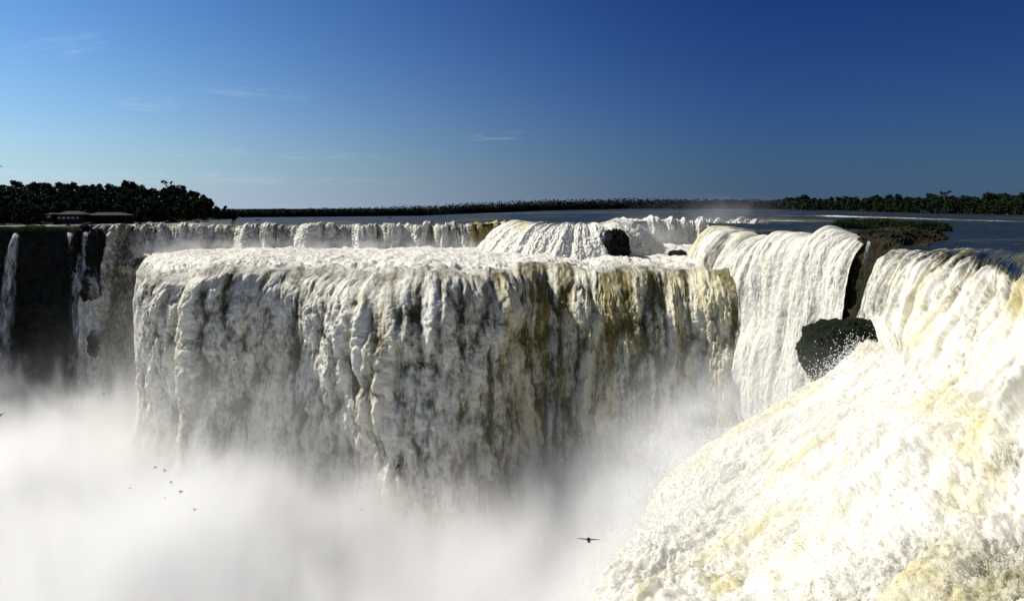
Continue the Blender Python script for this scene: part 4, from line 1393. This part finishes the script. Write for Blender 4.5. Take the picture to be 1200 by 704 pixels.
def bird(px, py, span_px, Y, rot, meshes, label, group=None):
    r = bpy.data.objects.new('bird', None)
    COL.objects.link(r)
    r.location = P(px, py, Y)
    r.rotation_euler = [DR(a) for a in rot]
    sc_ = span_px * Y / F
    r.scale = (sc_,) * 3
    r['label'], r['category'] = label, 'bird'
    if group:
        r['group'] = group
    body, tailm, wings = meshes
    link('body', body, r)
    link('tail', tailm, r)
    for wm in wings:
        link('wing', wm, r)


bird(690, 632, 29, 36, (38, 0, 172), B_BIG, 'large black bird gliding head-on with wings spread, low over the white mist')
bird(494.5, 427, 15, 55, (60, 40, 20), B_SWIFT, 'dark swift banking before the middle of the wide curtain')
bird(467, 545.5, 12, 52, (70, 35, 150), B_SWIFT, 'dark swift with swept wings over the mist below the middle curtain')
bird(424, 597, 5, 56, (20, 30, 60), B_SWIFT, 'faint tiny bird over the mist below the middle, left of the gliding bird')
bird(778.5, 552, 4, 56, (30, 0, 80), B_SWIFT, 'tiny speck of a bird beside the edge of the near torrent')
bird(1, 195, 8, 60, (10, 5, 100), B_BIG, 'black bird in the sky cut by the left edge of the frame')
bird(1, 486, 11, 55, (20, -25, 20), B_BIG, 'dark bird over the left mist cut by the frame edge')
bird(58, 453, 4, 56, (20, 20, 60), B_SWIFT, 'tiny bird before the dark cliff foot at far left')
bird(122, 461.5, 6, 56, (10, 0, 10), B_SWIFT, 'tiny bird in the grey mist below the thin left falls')
for px, py, sp_, rot, lab in ((182, 547, 4.5, (80, 20, 40), 'topmost bird of the small flock over the left mist'),
                              (193, 551, 5.5, (80, -30, 200), 'second bird from the top of the small flock over the left mist'),
                              (200, 565, 6, (75, 35, 130), 'middle bird of the small flock, wing raised'),
                              (211.5, 576, 6.5, (50, 20, 30), 'bird of the small flock flying just below the middle one'),
                              (193, 583, 3.5, (30, 0, 60), 'faintest bird of the flock, lower left of its line'),
                              (228, 597, 6, (20, 15, 10), 'lowest bird of the small flock, lower right'),
                              (152.5, 571.5, 4.5, (20, 0, 20), 'lone tiny bird left of the small flock'),
                              (113, 576, 3.5, (20, 0, 10), 'faintest and leftmost bird beside the small flock')):
    bird(px, py, sp_, 56, rot, B_UP if sp_ > 5 else B_SWIFT, lab)
for px, py, sp_, rot, lab in ((274.5, 421.5, 5.5, (60, 0, 0), 'bird seen against the left part of the wide curtain, lowest of four'),
                              (287, 405.5, 4, (50, 30, 90), 'faint bird just above the lowest one before the left curtain'),
                              (337.5, 407, 4, (50, 20, 70), 'speck of a bird before the wide curtain, left of the upright one'),
                              (359, 405.5, 6.5, (80, 70, 20), 'bird with upright wings, rightmost of four before the left curtain')):
    bird(px, py, sp_, 56, rot, B_SWIFT, lab)


# ------------------------------------------------------------------ flying drops
def drops(name, cen, r):
    n = len(cen)
    T = np.array([(1, 0, -.7), (-.5, .87, -.7), (-.5, -.87, -.7), (0, 0, 1.3)])
    a = rnd.uniform(0, 6.28, n)
    R_ = np.stack([np.stack([np.cos(a), -np.sin(a), 0 * a], -1), np.stack([np.sin(a), np.cos(a), 0 * a], -1), np.stack([0 * a, 0 * a, 1 + 0 * a], -1)], 1)
    V = np.einsum('nij,kj->nki', R_, T) * r[:, None, None] + cen[:, None]
    b = np.arange(n)[:, None] * 4
    Q = np.concatenate([b + np.array(f) for f in ((0, 2, 1), (0, 1, 3), (1, 2, 3), (2, 0, 3))], 0)
    return raw_mesh(name, V.reshape(-1, 3), Q, M_drop, smooth=False)


n = 26000
ii, jj = rnd.randint(340, 640, n), rnd.randint(5, 700, n)
hgt = rnd.exponential(0.28, n) * (0.5 + TS[ii, jj, 1] / 50)
cen = TS[ii, jj] + TN[ii, jj] * hgt[:, None] + rnd.normal(size=(n, 3)) * 0.15
rad = (0.010 + 0.0006 * cen[:, 1]) * rnd.uniform(0.4, 1.2, n)
link('spray', drops('spray', cen, rad), kind='stuff')
n = 16000
ii, jj = rnd.randint(500, 700, n), rnd.randint(5, 720, n)
hgt = rnd.exponential(0.9, n) * (0.4 + TS[ii, jj, 1] / 60)
cen = TS[ii, jj] + TN[ii, jj] * hgt[:, None] + rnd.normal(size=(n, 3)) * 0.3
link('spray', drops('spray', cen, (0.008 + 0.0006 * cen[:, 1]) * rnd.uniform(0.4, 1.2, n)), kind='stuff')
# drops thrown up before the mossy boulder
n = 1500
cen = np.column_stack([rnd.normal(975, 17, n), rnd.normal(448, 8, n), rnd.uniform(77.5, 79, n)])
cen[:, 1] += (1000 - cen[:, 0]) * 0.12 - rnd.exponential(6, n)
cen = np.array([P(*c) for c in cen])
link('spray', drops('spray', cen, rnd.uniform(0.008, 0.03, n)), kind='stuff')
